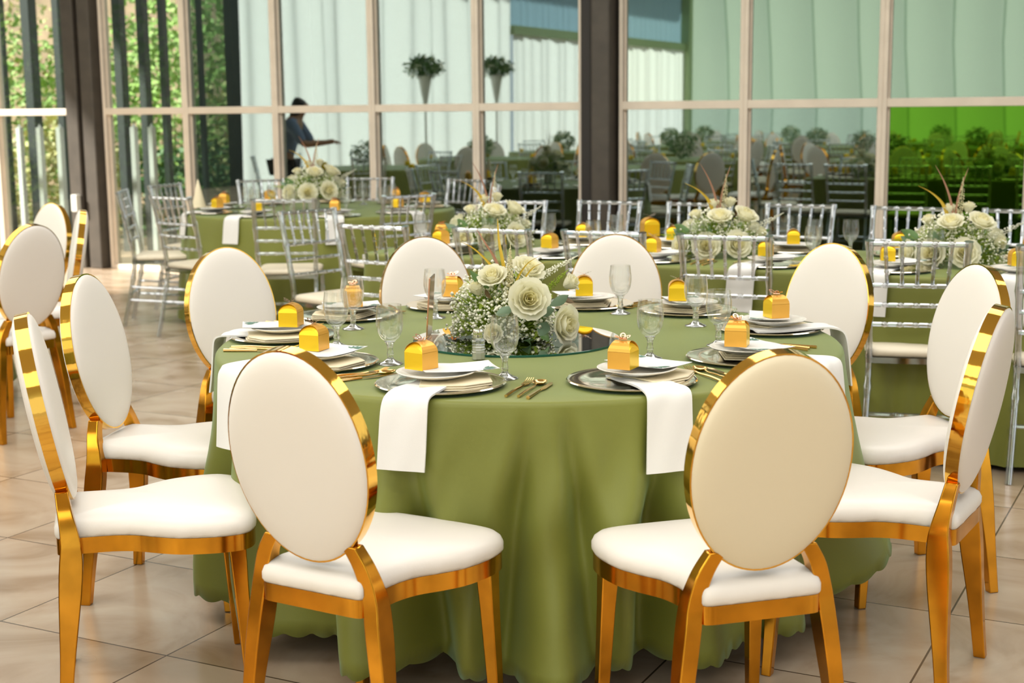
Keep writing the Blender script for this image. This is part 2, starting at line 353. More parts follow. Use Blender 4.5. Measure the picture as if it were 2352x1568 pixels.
shrub(-10.9, 13.2, 0.8, 1.0, 1600, 'hedge_dark', 'low dark green bush behind the two right fence posts')
shrub(-10.4, 14.6, 1.2, 2.3, 2200, 'hedge_yellow', 'sunlit yellow-green bush beyond the second window')
shrub(-9.3, 13.6, 0.55, 0.9, 1000, 'hedge', 'small green bush at the right end of the garden')
shrub(-15.6, 14.6, 1.5, 3.0, 2600, 'hedge_yellow', 'tall sunlit bush at the far left of the garden')
shrub(-13.2, 16.4, 1.6, 3.4, 2600, 'hedge', 'tallest green tree at the back of the garden', 0.13)
shrub(-10.2, 17.0, 1.8, 3.3, 2400, 'hedge_dark', 'dark green tree at the back right of the garden', 0.13)
shrub(-15.0, 9.6, 1.4, 3.0, 2400, 'hedge_dark', 'dark green tree left of the hall, seen as a reflection near the column', 0.12)
shrub(-15.6, 7.2, 1.5, 3.2, 2400, 'hedge', 'green tree left of the hall, reflected in the second window', 0.12)
shrub(-15.0, 4.6, 1.4, 2.8, 2400, 'hedge_dark', 'dark green tree left of the hall, reflected beside the curtain', 0.12)
hall(struct('dark_backing_left', MB().box((-19.0, 5.0, 2.5), (0.2, 22.0, 5.2)), 'backing_dark', smooth=False))  # dark backing added so the left panes mirror less bright sky
hall(struct('garden_ground_left', MB().box((-16.4, -1.0, -0.12), (7.0, 22.74, 0.1)), 'soil', smooth=False))
tag(hall(MB().box((-12, 19.0, 2.2), (20, 0.2, 4.6)).build('garden_wall', 'soil', smooth=False)), kind='structure')
# ------------------------------------------------------------------ gold oval-back chair
OW, OH, OZ, OT, OTH = 0.362, 0.478, 0.731, 0.178, 0.031
def oval_pt(lx, ly, lz):
    return (lx, ly * math.cos(OT) - lz * math.sin(OT), OZ + lz * math.cos(OT) + ly * math.sin(OT))
def oval_pads():
    mb = MB(); n = 56; rhos = [0, 0.3, 0.55, 0.75, 0.87, 0.94, 0.98, 1.0]
    for s in (1, -1):
        vs = [oval_pt(0, s * (OTH / 2 + 0.021), 0)]
        for r in rhos[1:]:
            b = 0.021 * (1 - r ** 5) ** 0.55 if r < 1 else 0
            vs += [oval_pt(math.cos(2 * PI * j / n) * r * (OW / 2 - 0.003), s * (OTH / 2 - 0.001 + b), math.sin(2 * PI * j / n) * r * (OH / 2 - 0.003)) for j in range(n)]
        fs = []
        for j in range(n):
            k = (j + 1) % n; fs.append((0, 1 + j, 1 + k) if s < 0 else (0, 1 + k, 1 + j))
            for i in range(len(rhos) - 2):
                q = (1 + i * n + j, 1 + (i + 1) * n + j, 1 + (i + 1) * n + k, 1 + i * n + k); fs.append(q if s < 0 else q[::-1])
        mb.add(vs, fs)
    return mb
def oval_rim():
    mb = MB(); n = 72; vs = []
    for d, y in ((0, -OTH / 2), (0, OTH / 2), (-0.007, OTH / 2), (-0.007, -OTH / 2)):
        vs += [oval_pt(math.cos(2 * PI * j / n) * (OW / 2 + d), y, math.sin(2 * PI * j / n) * (OH / 2 + d)) for j in range(n)]
    fs = [(i * n + j, i * n + (j + 1) % n, ((i + 1) % 4) * n + (j + 1) % n, ((i + 1) % 4) * n + j) for i in range(4) for j in range(n)]
    return mb.add(vs, fs)
def gold_rear_leg(s):
    P = catmull([(s * 0.195, 0.012, 0.0), (s * 0.178, 0.030, 0.20), (s * 0.155, 0.045, 0.38), (s * 0.146, 0.045, 0.44), (s * 0.128, 0.036, 0.50), (s * 0.102, 0.030, 0.545)], 6)
    k = len(P); wx = []; wy = []
    for i, p in enumerate(P):
        t = p.z / 0.545; wx.append(0.026 + 0.012 * math.sin(min(1, t * 1.2) * PI / 2)); wy.append(0.030 + 0.026 * math.exp(-((t - 0.66) / (0.33 if t < 0.66 else 0.20)) ** 2))
    return MB().bar(P, wx, wy)
def gold_front_leg(s):
    z = [0, 0.15, 0.3, 0.40]; return MB().bar([(s * (0.198 - 0.030 * q), 0.458 - 0.055 * q, q) for q in z], [0.026, 0.031, 0.036, 0.042], [0.026, 0.031, 0.036, 0.042])
SEAT = [(0.0, 0.012), (0.070, 0.012), (0.128, 0.016), (0.133, 0.05), (0.134, 0.10), (0.138, 0.15), (0.154, 0.20), (0.186, 0.25), (0.212, 0.30), (0.225, 0.36), (0.227, 0.41), (0.217, 0.453), (0.185, 0.478), (0.12, 0.488), (0.0, 0.492)]
def seat_outline(grow=0.0, n=4):
    half = [(p.x, p.y) for p in catmull([(x, y, 0) for x, y in SEAT], n)]
    pts = half + [(-x, y) for x, y in half[::-1][1:-1]]
    cx, cy_ = 0, 0.26; out = []
    for x, y in pts:
        d = Vector((x - cx, y - cy_)); L = d.length; d = d * ((L + grow) / L); out.append((cx + d.x, cy_ + d.y))
    return out
def seat_frame_mb():
    mb = MB(); o = seat_outline(0.0); i_ = seat_outline(-0.022); n = len(o); vs = []
    for ring, z in ((o, 0.392), (o, 0.432), (i_, 0.432), (i_, 0.392)): vs += [(x, y, z) for x, y in ring]
    return mb.add(vs, [(a * n + j, a * n + (j + 1) % n, ((a + 1) % 4) * n + (j + 1) % n, ((a + 1) % 4) * n + j) for a in range(4) for j in range(n)])
def seat_cushion_mb():
    mb = MB(); lay = [(-0.03, 0.428), (-0.002, 0.431), (0.004, 0.440), (0.004, 0.455), (-0.002, 0.467), (-0.014, 0.476), (-0.04, 0.4835), (-0.09, 0.488), (-0.14, 0.490)]; vs = []; n = None
    for li, (g, z) in enumerate(lay):
        o = seat_outline(g); n = len(o)
        vs += [(x, y, z + (0.0030 * math.sin(j * 1.7) * math.sin(j * 0.63) if li in (2, 3) else 0)) for j, (x, y) in enumerate(o)]
    k = len(lay); c = len(vs); vs.append((0, 0.26, 0.491))
    fs = [(a * n + j, a * n + (j + 1) % n, (a + 1) * n + (j + 1) % n, (a + 1) * n + j) for a in range(k - 1) for j in range(n)]
    fs += [((k - 1) * n + j, (k - 1) * n + (j + 1) % n, c) for j in range(n)] + [tuple(range(n))[::-1]]
    return mb.add(vs, fs)
def make_gold_chair():
    r = root('banquet_chair')
    bk = oval_pads().build('backrest', 'leather', r, angle=60)
    oval_rim().build('backrest_rim', 'gold_band', bk, angle=35)
    seat_cushion_mb().build('seat_cushion', 'leather', r, angle=60)
    seat_frame_mb().build('seat_frame', 'gold', r, angle=35)
    for s in (-1, 1):
        gold_rear_leg(s).build('rear_leg', 'gold', r, angle=35, bevel=0.003)
        gold_front_leg(s).build('front_leg', 'gold', r, angle=35, bevel=0.003)
        q = MB().box((s * 0.195, 0.012, 0.004), (0.024, 0.028, 0.008)); 
    return r
def gold_chair_single():
    mb = MB().merge(oval_pads(), 0).merge(oval_rim(), 1).merge(seat_cushion_mb(), 0).merge(seat_frame_mb(), 1)
    for s in (-1, 1): mb.merge(gold_rear_leg(s), 1).merge(gold_front_leg(s), 1)
    return mb
# ------------------------------------------------------------------ clear chiavari chair
def nodes(p0, p1, r, nn, ring=1.35):
    p0, p1 = Vector(p0), Vector(p1); pts = []; rad = []
    m = nn * 8
    for i in range(m + 1):
        t = i / m; f = (t * nn + 0.5) % 1.0; d = abs(f - 0.5) * 2
        pts.append(p0.lerp(p1, t)); rad.append(r * (1 + (ring - 1) * max(0, 1 - (1 - abs(((t * nn) % 1.0) - 0.5) * 2) * 6)) if 0 < i < m else r)
    return pts, rad
def rod(p0, p1, r, nn=0, n=7):
    mb = MB()
    if nn: a, b = nodes(p0, p1, r, nn); mb.tube(a, b, n)
    else: mb.tube([p0, p1], r, n)
    return mb
def chi_back_post(s):
    P = catmull([(s * 0.190, 0.005, 0.0), (s * 0.180, 0.060, 0.25), (s * 0.175, 0.090, 0.45), (s * 0.180, 0.055, 0.68), (s * 0.186, 0.0, 0.925)], 8)
    rad = []
    for p in P:
        d = min(abs(p.z - q) for q in (0.10, 0.20, 0.33, 0.45, 0.585, 0.745, 0.83, 0.915)); rad.append(0.0145 * (1.28 if d < 0.011 else 1))
    return MB().tube(P, rad, 8)
def chi_front_leg(s):
    a, b = nodes((s * 0.192, 0.470, 0.0), (s * 0.185, 0.445, 0.43), 0.0145, 4); return MB().tube(a, b, 8)
def by(z): return 0.09 - (z - 0.45) * 0.19 if z > 0.45 else 0.06 + (z - 0.25) * 0.15
def chi_seat(g=0.0, z0=0.425, z1=0.448):
    o = [(-0.185 - g, 0.075 - g), (0.185 + g, 0.075 - g), (0.198 + g, 0.30), (0.200 + g, 0.44 + g), (0.17, 0.470 + g), (-0.17, 0.470 + g), (-0.200 - g, 0.44 + g), (-0.198 - g, 0.30)]
    return MB().prism(o, z0, z1)
def chi_cushion():
    o = [(-0.17, 0.085), (0.17, 0.085), (0.188, 0.12), (0.195, 0.30), (0.195, 0.43), (0.17, 0.465), (-0.17, 0.465), (-0.195, 0.43), (-0.195, 0.30), (-0.188, 0.12)]
    mb = MB(); n = len(o); vs = []
    for s, z in ((0.97, 0.449), (1.0, 0.455), (1.01, 0.467), (0.98, 0.478), (0.90, 0.485), (0.6, 0.489)): vs += [(x * s, 0.27 + (y - 0.27) * s, z) for x, y in o]
    fs = [(a * n + j, a * n + (j + 1) % n, (a + 1) * n + (j + 1) % n, (a + 1) * n + j) for a in range(5) for j in range(n)] + [tuple(range(n))[::-1], tuple(range(5 * n, 6 * n))]
    return mb.add(vs, fs)
def chi_parts():
    out = [('rear_leg', chi_back_post(-1)), ('rear_leg', chi_back_post(1)), ('front_leg', chi_front_leg(-1)), ('front_leg', chi_front_leg(1))]
    for nm, z, r in (('crest_rail', 0.912, 0.0105), ('back_rail', 0.745, 0.009), ('back_rail', 0.665, 0.009), ('back_rail', 0.585, 0.009)):
        x = 0.175 + (z - 0.45) * 0.022; out.append((nm, rod((-x, by(z), z), (x, by(z), z), r, 6)))
    for i in range(5):
        x = (i - 2) * 0.060; out.append(('back_spindle', rod((x * 0.95, by(0.745), 0.745), (x * 1.05, by(0.912), 0.912), 0.0075, 3, 6)))
    out.append(('seat_frame', chi_seat()))
    for s in (-1, 1):
        out.append(('stretcher', rod((s * 0.183, by(0.27), 0.27), (s * 0.189, 0.456, 0.24), 0.009, 3))); out.append(('stretcher', rod((s * 0.185, by(0.18), 0.18), (s * 0.190, 0.460, 0.15), 0.009, 3)))
    out.append(('stretcher', rod((-0.189, 0.457, 0.22), (0.189, 0.457, 0.22), 0.009, 3))); out.append(('stretcher', rod((-0.183, by(0.22), 0.22), (0.183, by(0.22), 0.22), 0.009, 3)))
    return out
def make_chiavari():
    r = root('chiavari_chair')
    for nm, mb in chi_parts(): mb.build(nm, 'acrylic', r, angle=50)
    chi_cushion().build('seat_cushion', 'cushion_cream', r, angle=60)
    return r
def chiavari_single():
    mb = MB()
    for nm, q in chi_parts(): mb.merge(q, 0)
    return mb.merge(chi_cushion(), 1)
GC = Proto(make_gold_chair()); CC = Proto(make_chiavari())
def gold(x, y, yaw, label, group='gold-rimmed oval-back chairs'):
    return GC.put((x, y, 0), -yaw, label, 'chair', group)
def chia(x, y, deg, label, group='clear chiavari chairs'):
    return CC.put((x, y, 0), -math.radians(deg), label, 'chair', group)
TX, TY, TR = 0.05, 4.22, 0.925
gold(-0.444, 2.904, 0.528, 'white oval-back gold chair seen from behind, nearest on the left')
chB = gold(0.521, 2.815, -0.288, 'white oval-back gold chair seen from behind, nearest on the right')
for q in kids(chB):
    if q.name.startswith('backrest'): q.data = q.data.copy(); q.data.materials[0] = M['leather_warm_lit']
gold(-1.150, 3.430, 1.300, 'white oval-back gold chair seen edge-on, nearest the left picture edge')
gold(-1.260, 4.261, 1.717, 'white oval-back gold chair facing right, second at the left of the round table')
gold(-1.009, 5.073, 2.380, 'white oval-back gold chair behind the left rear of the main round table')
gold(-0.327, 5.423, 2.854, 'white oval back behind the main table, left of its flower centrepiece')
gold(0.400, 5.441, -2.988, 'white oval back behind the main table, right of its flower centrepiece')
gold(1.120, 4.994, -2.277, 'white oval-back gold chair behind the right rear of the main round table')
gold(1.392, 4.289, -1.854, 'white oval-back gold chair facing left, farther of the two at the right')
gold(1.144, 3.417, -1.032, 'white oval-back gold chair seen edge-on, nearest the right picture edge')
gold(-2.151, 6.326, -1.0, 'white oval-back gold chair cut by the left picture edge')
gold(-2.526, 7.777, -2.456, 'white oval-back gold chair at the far left, farthest of the three')
gold(-2.219, 7.253, -1.891, 'narrow edge-on oval-back gold chair beside the dark left column')
SC = 0.974
for (x, y, d), lab in zip(((-0.661, 6.783, 31), (-0.091, 6.504, 29), (0.406, 6.286, 29), (0.906, 6.033, 22), (1.63, 5.671, 14), (2.143, 5.399, 18)), ('first', 'second', 'third', 'fourth', 'fifth', 'sixth')):
    chia(x * SC, y * SC, d, 'clear chiavari chair, %s from the left in the near row of the long table' % lab, 'clear chairs on the near side of the long table')
for (x, y, d), lab in zip(((0.026, 8.559, 196), (0.587, 8.446, 205), (1.089, 8.201, 210), (1.627, 7.997, 209), (2.15, 7.692, 208), (2.667, 7.404, 207)), ('first', 'second', 'third', 'fourth', 'fifth', 'sixth')):
    chia(x * SC, y * SC, d, 'clear chiavari chair, %s from the left in the far row of the long table' % lab, 'clear chairs on the far side of the long table')
chia(-1.105, 7.73, 133, 'clear chiavari chair standing at the left end of the long table')
G2 = 'clear chairs around the far round table'
chia(-1.385, 8.70, -3, 'clear chiavari chair backing onto us at the near side of the far round table', G2)
chia(-0.64, 9.02, -36, 'clear chiavari chair at the near right of the far round table', G2)
chia(-2.70, 9.92, 84, 'edge-on clear chiavari chair, leftmost of the far round table', G2)
chia(-2.17, 9.10, 38, 'clear chiavari chair at the near left of the far round table', G2)
chia(-2.60, 10.75, 112, 'clear chiavari chair behind the leftmost ones, beside the garden windows', G2)
chia(-1.98, 11.35, 155, 'clear chiavari chair behind the far round table, left of its flowers', G2)
chia(-1.13, 11.52, 187, 'clear chiavari chair behind the far round table, right of its flowers', G2)
chia(-0.34, 11.05, 222, 'clear chiavari chair behind the right rear of the far round table', G2)
chia(-0.10, 10.25, 262, 'clear chiavari chair at the right of the far round table', G2)
# ------------------------------------------------------------------ tables and cloths
def gauss(a, c, w_):
    d = (a - c + 180) % 360 - 180; return math.exp(-(d / w_) ** 2)
def cloth_mesh(outline, drop_z, fold, n, scallop=None, lift=None, flare=0.05, top=0.760, thick=0.0):
    """outline(s) -> point, normal; fold(s) in metres at the hem; lift(s) -> (extra flare, extra hem height)"""
    mb = MB(); vs = []; rings = 0
    for k in (0.0, 0.35, 0.7, 0.9, 1.0):
        for i in range(n):
            p, nn = outline(i / n); q = p * k if k < 1 else p - nn * 0.016
            vs.append((q.x, q.y, top))
        rings += 1
    for a in (30, 60, 90):
        for i in range(n):
            p, nn = outline(i / n); ar = math.radians(a); q = p - nn * (0.016 - 0.016 * math.sin(ar)); vs.append((q.x, q.y, top - 0.016 * (1 - math.cos(ar))))
        rings += 1
    K = 16
    for k in range(1, K + 1):
        t = k / K
        for i in range(n):
            s = i / n; p, nn = outline(s); lf = lift(s) if lift else (0, 0)
            hz = drop_z + lf[1] + (0.006 * math.sin(s * 40) + 0.006 * math.sin(s * 73 + 1))
            if scallop: hz -= 0.013 * abs(math.sin(PI * s * scallop)) * (1 if k == K else 0) - 0.007 * (1 if k == K else 0)
            z = (top - 0.016) + (hz - (top - 0.016)) * t
            o = flare * t + fold(s, t) + lf[0] * t ** 1.5
            q = p + nn * o; vs.append((q.x, q.y, z))
        rings += 1
    fs = [(a * n + j, a * n + (j + 1) % n, (a + 1) * n + (j + 1) % n, (a + 1) * n + j) for a in range(rings - 1) for j in range(n)]
    return mb.add(vs, [f[::-1] for f in fs])
def circle(R):
    def f(s): a = 2 * PI * s; d = Vector((math.cos(a), math.sin(a))); return d * R, d
    return f
def rrect(hu, hv, r):
    segs = []; L1 = 2 * (hv - r); L2 = 2 * (hu - r); q = PI * r / 2; tot = 2 * (L1 + L2) + 4 * q
    def f(s):
        d = s * tot
        for (cx, cy_, a0, dx, dy, L) in ((hu, -(hv - r), 0, 0, 1, L1), (hu - r, hv - r, 0, 0, 0, q), (hu - r, hv, 90, -1, 0, L2), (-(hu - r), hv - r, 90, 0, 0, q), (-hu, hv - r, 180, 0, -1, L1), (-(hu - r), -(hv - r), 180, 0, 0, q), (-(hu - r), -hv, 270, 1, 0, L2), (hu - r, -(hv - r), 270, 0, 0, q)):
            if d <= L or (cx, a0) == (hu - r, 270):
                if dx or dy:
                    a = math.radians(a0); return Vector((cx + dx * d, cy_ + dy * d)), Vector((math.cos(a), math.sin(a)))
                a = math.radians(a0) + d / r; nn = Vector((math.cos(a), math.sin(a))); return Vector((cx, cy_)) + nn * r, nn
            d -= L
        return f(0)
    return f
# main table: valleys of the folds as the cloth hangs
VAL = [(-124, 4.0, 0.14), (-105, 3.2, 0.13), (-95.5, 2.4, 0.10), (-80.5, 2.4, 0.12), (-72, 3.4, 0.17), (-52, 6, 0.07), (-36, 5, 0.12), (-4, 5, 0.06), (28, 7, 0.10), (62, 6, 0.12), (95, 7, 0.10), (128, 6, 0.12), (160, 7, 0.08), (189, 5, 0.08), (208, 5, 0.12), (228, 5, 0.13)]
def main_fold(s, t):
    a = s * 360; o = 0
    for c, w_, d in VAL:
        g = t ** 0.95; w2 = w_ * (0.45 + 0.75 * t); sl = (1 - t) * 5 * math.sin(c)
        o += g * (-d * gauss(a + sl, c, w2) + 0.30 * d * gauss(a + sl, c - 2.1 * w2, w2 * 1.1) + 0.30 * d * gauss(a + sl, c + 2.1 * w2, w2 * 1.1))
    o += 0.018 * t * math.sin(math.radians(a) * 9 + 2 * t) + 0.008 * t * math.sin(math.radians(a) * 23 + 5 * t)
    o += 0.010 * math.exp(-((t - 0.35) / 0.22) ** 2) * math.sin(math.radians(a) * 31 + 14 * t) * gauss(a, -95, 40)
    for c, sl, w_ in ((-100, -17, 2.0), (-96, -17, 2.2), (-63, -30, 2.4), (-150, 25, 2.2), (-88, 8, 1.6)):
        o += 0.012 * gauss(a, c + sl * t, w_) * math.sin(PI * min(1, t * 1.15))
    return o
def main_lift(s):
    a = s * 360; g = gauss(a, -17, 15); return (0.095 * g, 0.13 * g)
tab = root('round_table', (TX, TY, 0)); tag(tab, 'large round banquet table under the olive cloth in the foreground', 'table')
MB().lathe([(0, 0.730), (0.905, 0.730), (0.908, 0.752), (0, 0.752)], 64).build('tabletop', 'wall_paint', tab)
for i in range(4):
    a = PI / 4 + i * PI / 2; MB().tube([(0.5 * math.cos(a), 0.5 * math.sin(a), 0.73), (0.55 * math.cos(a), 0.55 * math.sin(a), 0)], 0.016, 8).build('leg', 'column_dark2', tab)
o = cloth_mesh(circle(TR), 0.085, main_fold, 900, scallop=112, lift=main_lift, flare=0.036).build('tablecloth', 'cloth', angle=75)
o.location = (TX, TY, 0); so = o.modifiers.new('thickness', 'SOLIDIFY'); so.thickness = 0.0018; so.offset = -1
tag(o, 'olive green cloth with scalloped hem draped over the main round table', 'tablecloth')
def wavy(k, amp, ph):
    return lambda s, t: t ** 1.1 * amp * (math.sin(2 * PI * s * k + ph) + 0.6 * math.sin(2 * PI * s * k * 1.7 + ph * 2 + t) + 0.4 * math.sin(2 * PI * s * k * 2.9 + 3 * t))
def round_set(x, y, R, seed, tl, cl, hem=0.03):
    t = root('round_table', (x, y, 0)); tag(t, tl, 'table')
    MB().lathe([(0, 0.730), (R - 0.02, 0.730), (R - 0.02, 0.752), (0, 0.752)], 40).build('tabletop', 'wall_paint', t)
    for i in range(4):
        a = PI / 4 + i * PI / 2; MB().tube([(0.5 * math.cos(a), 0.5 * math.sin(a), 0.73), (0.55 * math.cos(a), 0.55 * math.sin(a), 0)], 0.016, 6).build('leg', 'column_dark2', t)
    c = cloth_mesh(circle(R), hem, wavy(13, 0.022, seed), 320, flare=0.05).build('tablecloth', 'cloth', angle=75); c.location = (x, y, 0)
    tag(c, cl, 'tablecloth'); return t, c
T2X, T2Y, T2R = -1.36, 10.2, 0.96
round_set(T2X, T2Y, T2R, 1.0, 'far round banquet table under an olive cloth near the windows', 'olive cloth on the far round table near the windows')
round_set(-3.62, 7.22, 0.925, 2.2, 'round banquet table at the left picture edge, almost out of view', 'olive cloth at the left picture edge behind the oval-back chairs')
LU, LV, HU, HV = -1.50, 6.36, 2.33, 0.51
lt = root('long_table', W(LU, LV), HALL); tag(lt, 'long rectangular banquet table behind the main round one', 'table')
MB().box((0, 0, 0.741), (2 * HU - 0.04, 2 * HV - 0.04, 0.022)).build('tabletop', 'wall_paint', lt)
for a in (-2.1, -0.7, 0.7, 2.1):
    for b in (-0.4, 0.4): MB().tube([(a, b, 0), (a, b, 0.73)], 0.015, 6).build('leg', 'column_dark2', lt)
o = cloth_mesh(rrect(HU, HV, 0.10), 0.02, wavy(46, 0.016, 0.4), 900, flare=0.05).build('tablecloth', 'cloth', angle=75); o.location = W(LU, LV); hall(o)
tag(o, 'olive cloth over the long table running to the right edge', 'tablecloth')
# ------------------------------------------------------------------ tableware prototypes
def make_charger():
    return MB().lathe([(0, 0.0), (0.10, 0.0), (0.150, 0.006), (0.163, 0.0075), (0.166, 0.010), (0.163, 0.0125), (0.157, 0.0105), (0.148, 0.0110), (0.112, 0.0050), (0.104, 0.0030), (0, 0.0030)], 64).build('charger_plate', 'charger', angle=50)
def make_plate():
    return MB().lathe([(0, 0.0), (0.055, 0.0), (0.060, 0.003), (0.098, 0.013), (0.102, 0.0165), (0.099, 0.0175), (0.090, 0.0145), (0.066, 0.0065), (0.050, 0.0050), (0, 0.0050)], 48).build('dinner_plate', 'porcelain', angle=50)
def make_card():
    mb = MB(); nx, ny = 8, 10; vs = []
    for j in range(ny + 1):
        for i in range(nx + 1):
            x = (i / nx - 0.5) * 0.125; y = (j / ny - 0.5) * 0.19; vs.append((x, y, 0.0020 * (x / 0.06) ** 2 + 0.0035 * (y / 0.095) ** 2))
    k = len(vs); vs += [(x, y, z + 0.0008) for x, y, z in vs]
    fs = [(j * (nx + 1) + i, j * (nx + 1) + i + 1, (j + 1) * (nx + 1) + i + 1, (j + 1) * (nx + 1) + i) for j in range(ny) for i in range(nx)]
    fs2 = [tuple(a + k for a in f) for f in fs]
    c = mb.add(vs, [f[::-1] for f in fs] + fs2).build('menu_card', 'card')
    def z(x, y): return 0.0020 * (x / 0.06) ** 2 + 0.0035 * (y / 0.095) ** 2 + 0.0014
    pr = MB(); rr = random.Random(3)
    for (cx, cy_, a0) in ((0.036, 0.058, 1.2), (-0.036, -0.055, 4.2)):
        for q in range(7):
            a = a0 + (q - 3) * 0.42; L = 0.032 + 0.010 * rr.random(); d = Vector((math.cos(a), math.sin(a))); s = Vector((-d.y, d.x)); b = Vector((cx, cy_)) + d * 0.004
            pts = [b, b + d * L * 0.5 + s * 0.0048, b + d * L, b + d * L * 0.5 - s * 0.0048]; pts = [Vector((max(-0.06, min(0.06, p.x)), max(-0.093, min(0.093, p.y)))) for p in pts]
            pr.add([(p.x, p.y, z(p.x, p.y)) for p in pts], [(0, 1, 2, 3)])
        pr.build('leaf_print', 'ink_green', c, smooth=False); pr = MB()
    return c
def make_napkin(edge, drop=0.205, sway=0.0, seed=0, wid=0.115, twist=0.0):
    """strip from under the plate (origin) out over the table edge at y=-edge and down"""
    pts = [(0, 0.07, 0.012), (0, 0.0, 0.013), (0, -0.06, 0.015), (0, -0.120, 0.0165), (0, -0.160, 0.0165), (0, -edge - 0.004, 0.012), (0, -edge - 0.020, 0.0), (0, -edge - 0.028, -0.03), (0, -edge - 0.036, -0.10), (0, -edge - 0.044, -drop)]
    P = catmull(pts, 3); mb = MB(); vs = []; nx = 8; K = len(P); rr = random.Random(seed)
    for k, p in enumerate(P):
        t = k / (K - 1); prev = P[max(0, k - 1)]; nxt = P[min(K - 1, k + 1)]; tg = (nxt - prev).normalized(); nm = Vector((0, tg.z, -tg.y)).normalized()
        if nm.z < -0.1 or (abs(nm.z) <= 0.1 and nm.y > 0): nm = -nm
        for i in range(nx + 1):
            u = i / nx - 0.5; wv = 0.0016 * math.sin(u * 9 + k * 0.5 + seed)
            w_ = wid * (0.93 + 0.14 * t)
            vs.append((u * w_ + sway * t * t + twist * t * t * u, p.y + nm.y * wv, p.z + nm.z * wv + (twist * u * 0.3 * t if t > 0.6 else 0)))
    n1 = len(vs); ext = []
    for k, p in enumerate(P):
        prev = P[max(0, k - 1)]; nxt = P[min(K - 1, k + 1)]; tg = (nxt - prev).normalized(); nm = Vector((0, -tg.z, tg.y))
        if nm.z > 0.1 or (abs(nm.z) <= 0.1 and nm.y < 0): nm = -nm
        for i in range(nx + 1): a = vs[k * (nx + 1) + i]; ext.append((a[0], a[1] + nm.y * 0.005, a[2] + nm.z * 0.005))
    vs += ext; fs = []
    for k in range(K - 1):
        for i in range(nx):
            q = (k * (nx + 1) + i, k * (nx + 1) + i + 1, (k + 1) * (nx + 1) + i + 1, (k + 1) * (nx + 1) + i); fs += [q, tuple(a + n1 for a in q[::-1])]
        for i in (0, nx): q = (k * (nx + 1) + i, (k + 1) * (nx + 1) + i, (k + 1) * (nx + 1) + i + n1, k * (nx + 1) + i + n1); fs.append(q)
    for k in (0, K - 1):
        for i in range(nx): q = (k * (nx + 1) + i, k * (nx + 1) + i + 1, k * (nx + 1) + i + 1 + n1, k * (nx + 1) + i + n1); fs.append(q)
    return mb.add(vs, fs).build('napkin', 'napkin', angle=50)
def make_flat_napkin():
    mb = MB(); rr = random.Random(5)
    for k, (s, z) in enumerate(((1.0, 0.0), (0.96, 0.005), (0.93, 0.010))):
        o = [(-0.10 * s, -0.085 * s), (0.02 * s, -0.105 * s), (0.10 * s, -0.07 * s), (0.108 * s, 0.05 * s), (0.06 * s, 0.09 * s), (-0.07 * s, 0.085 * s)]
        mb.prism([(x + 0.004 * k, y) for x, y in o], z, z + 0.0042)
    return mb.build('folded_napkin', 'napkin_cream', angle=50, bevel=0.0018)
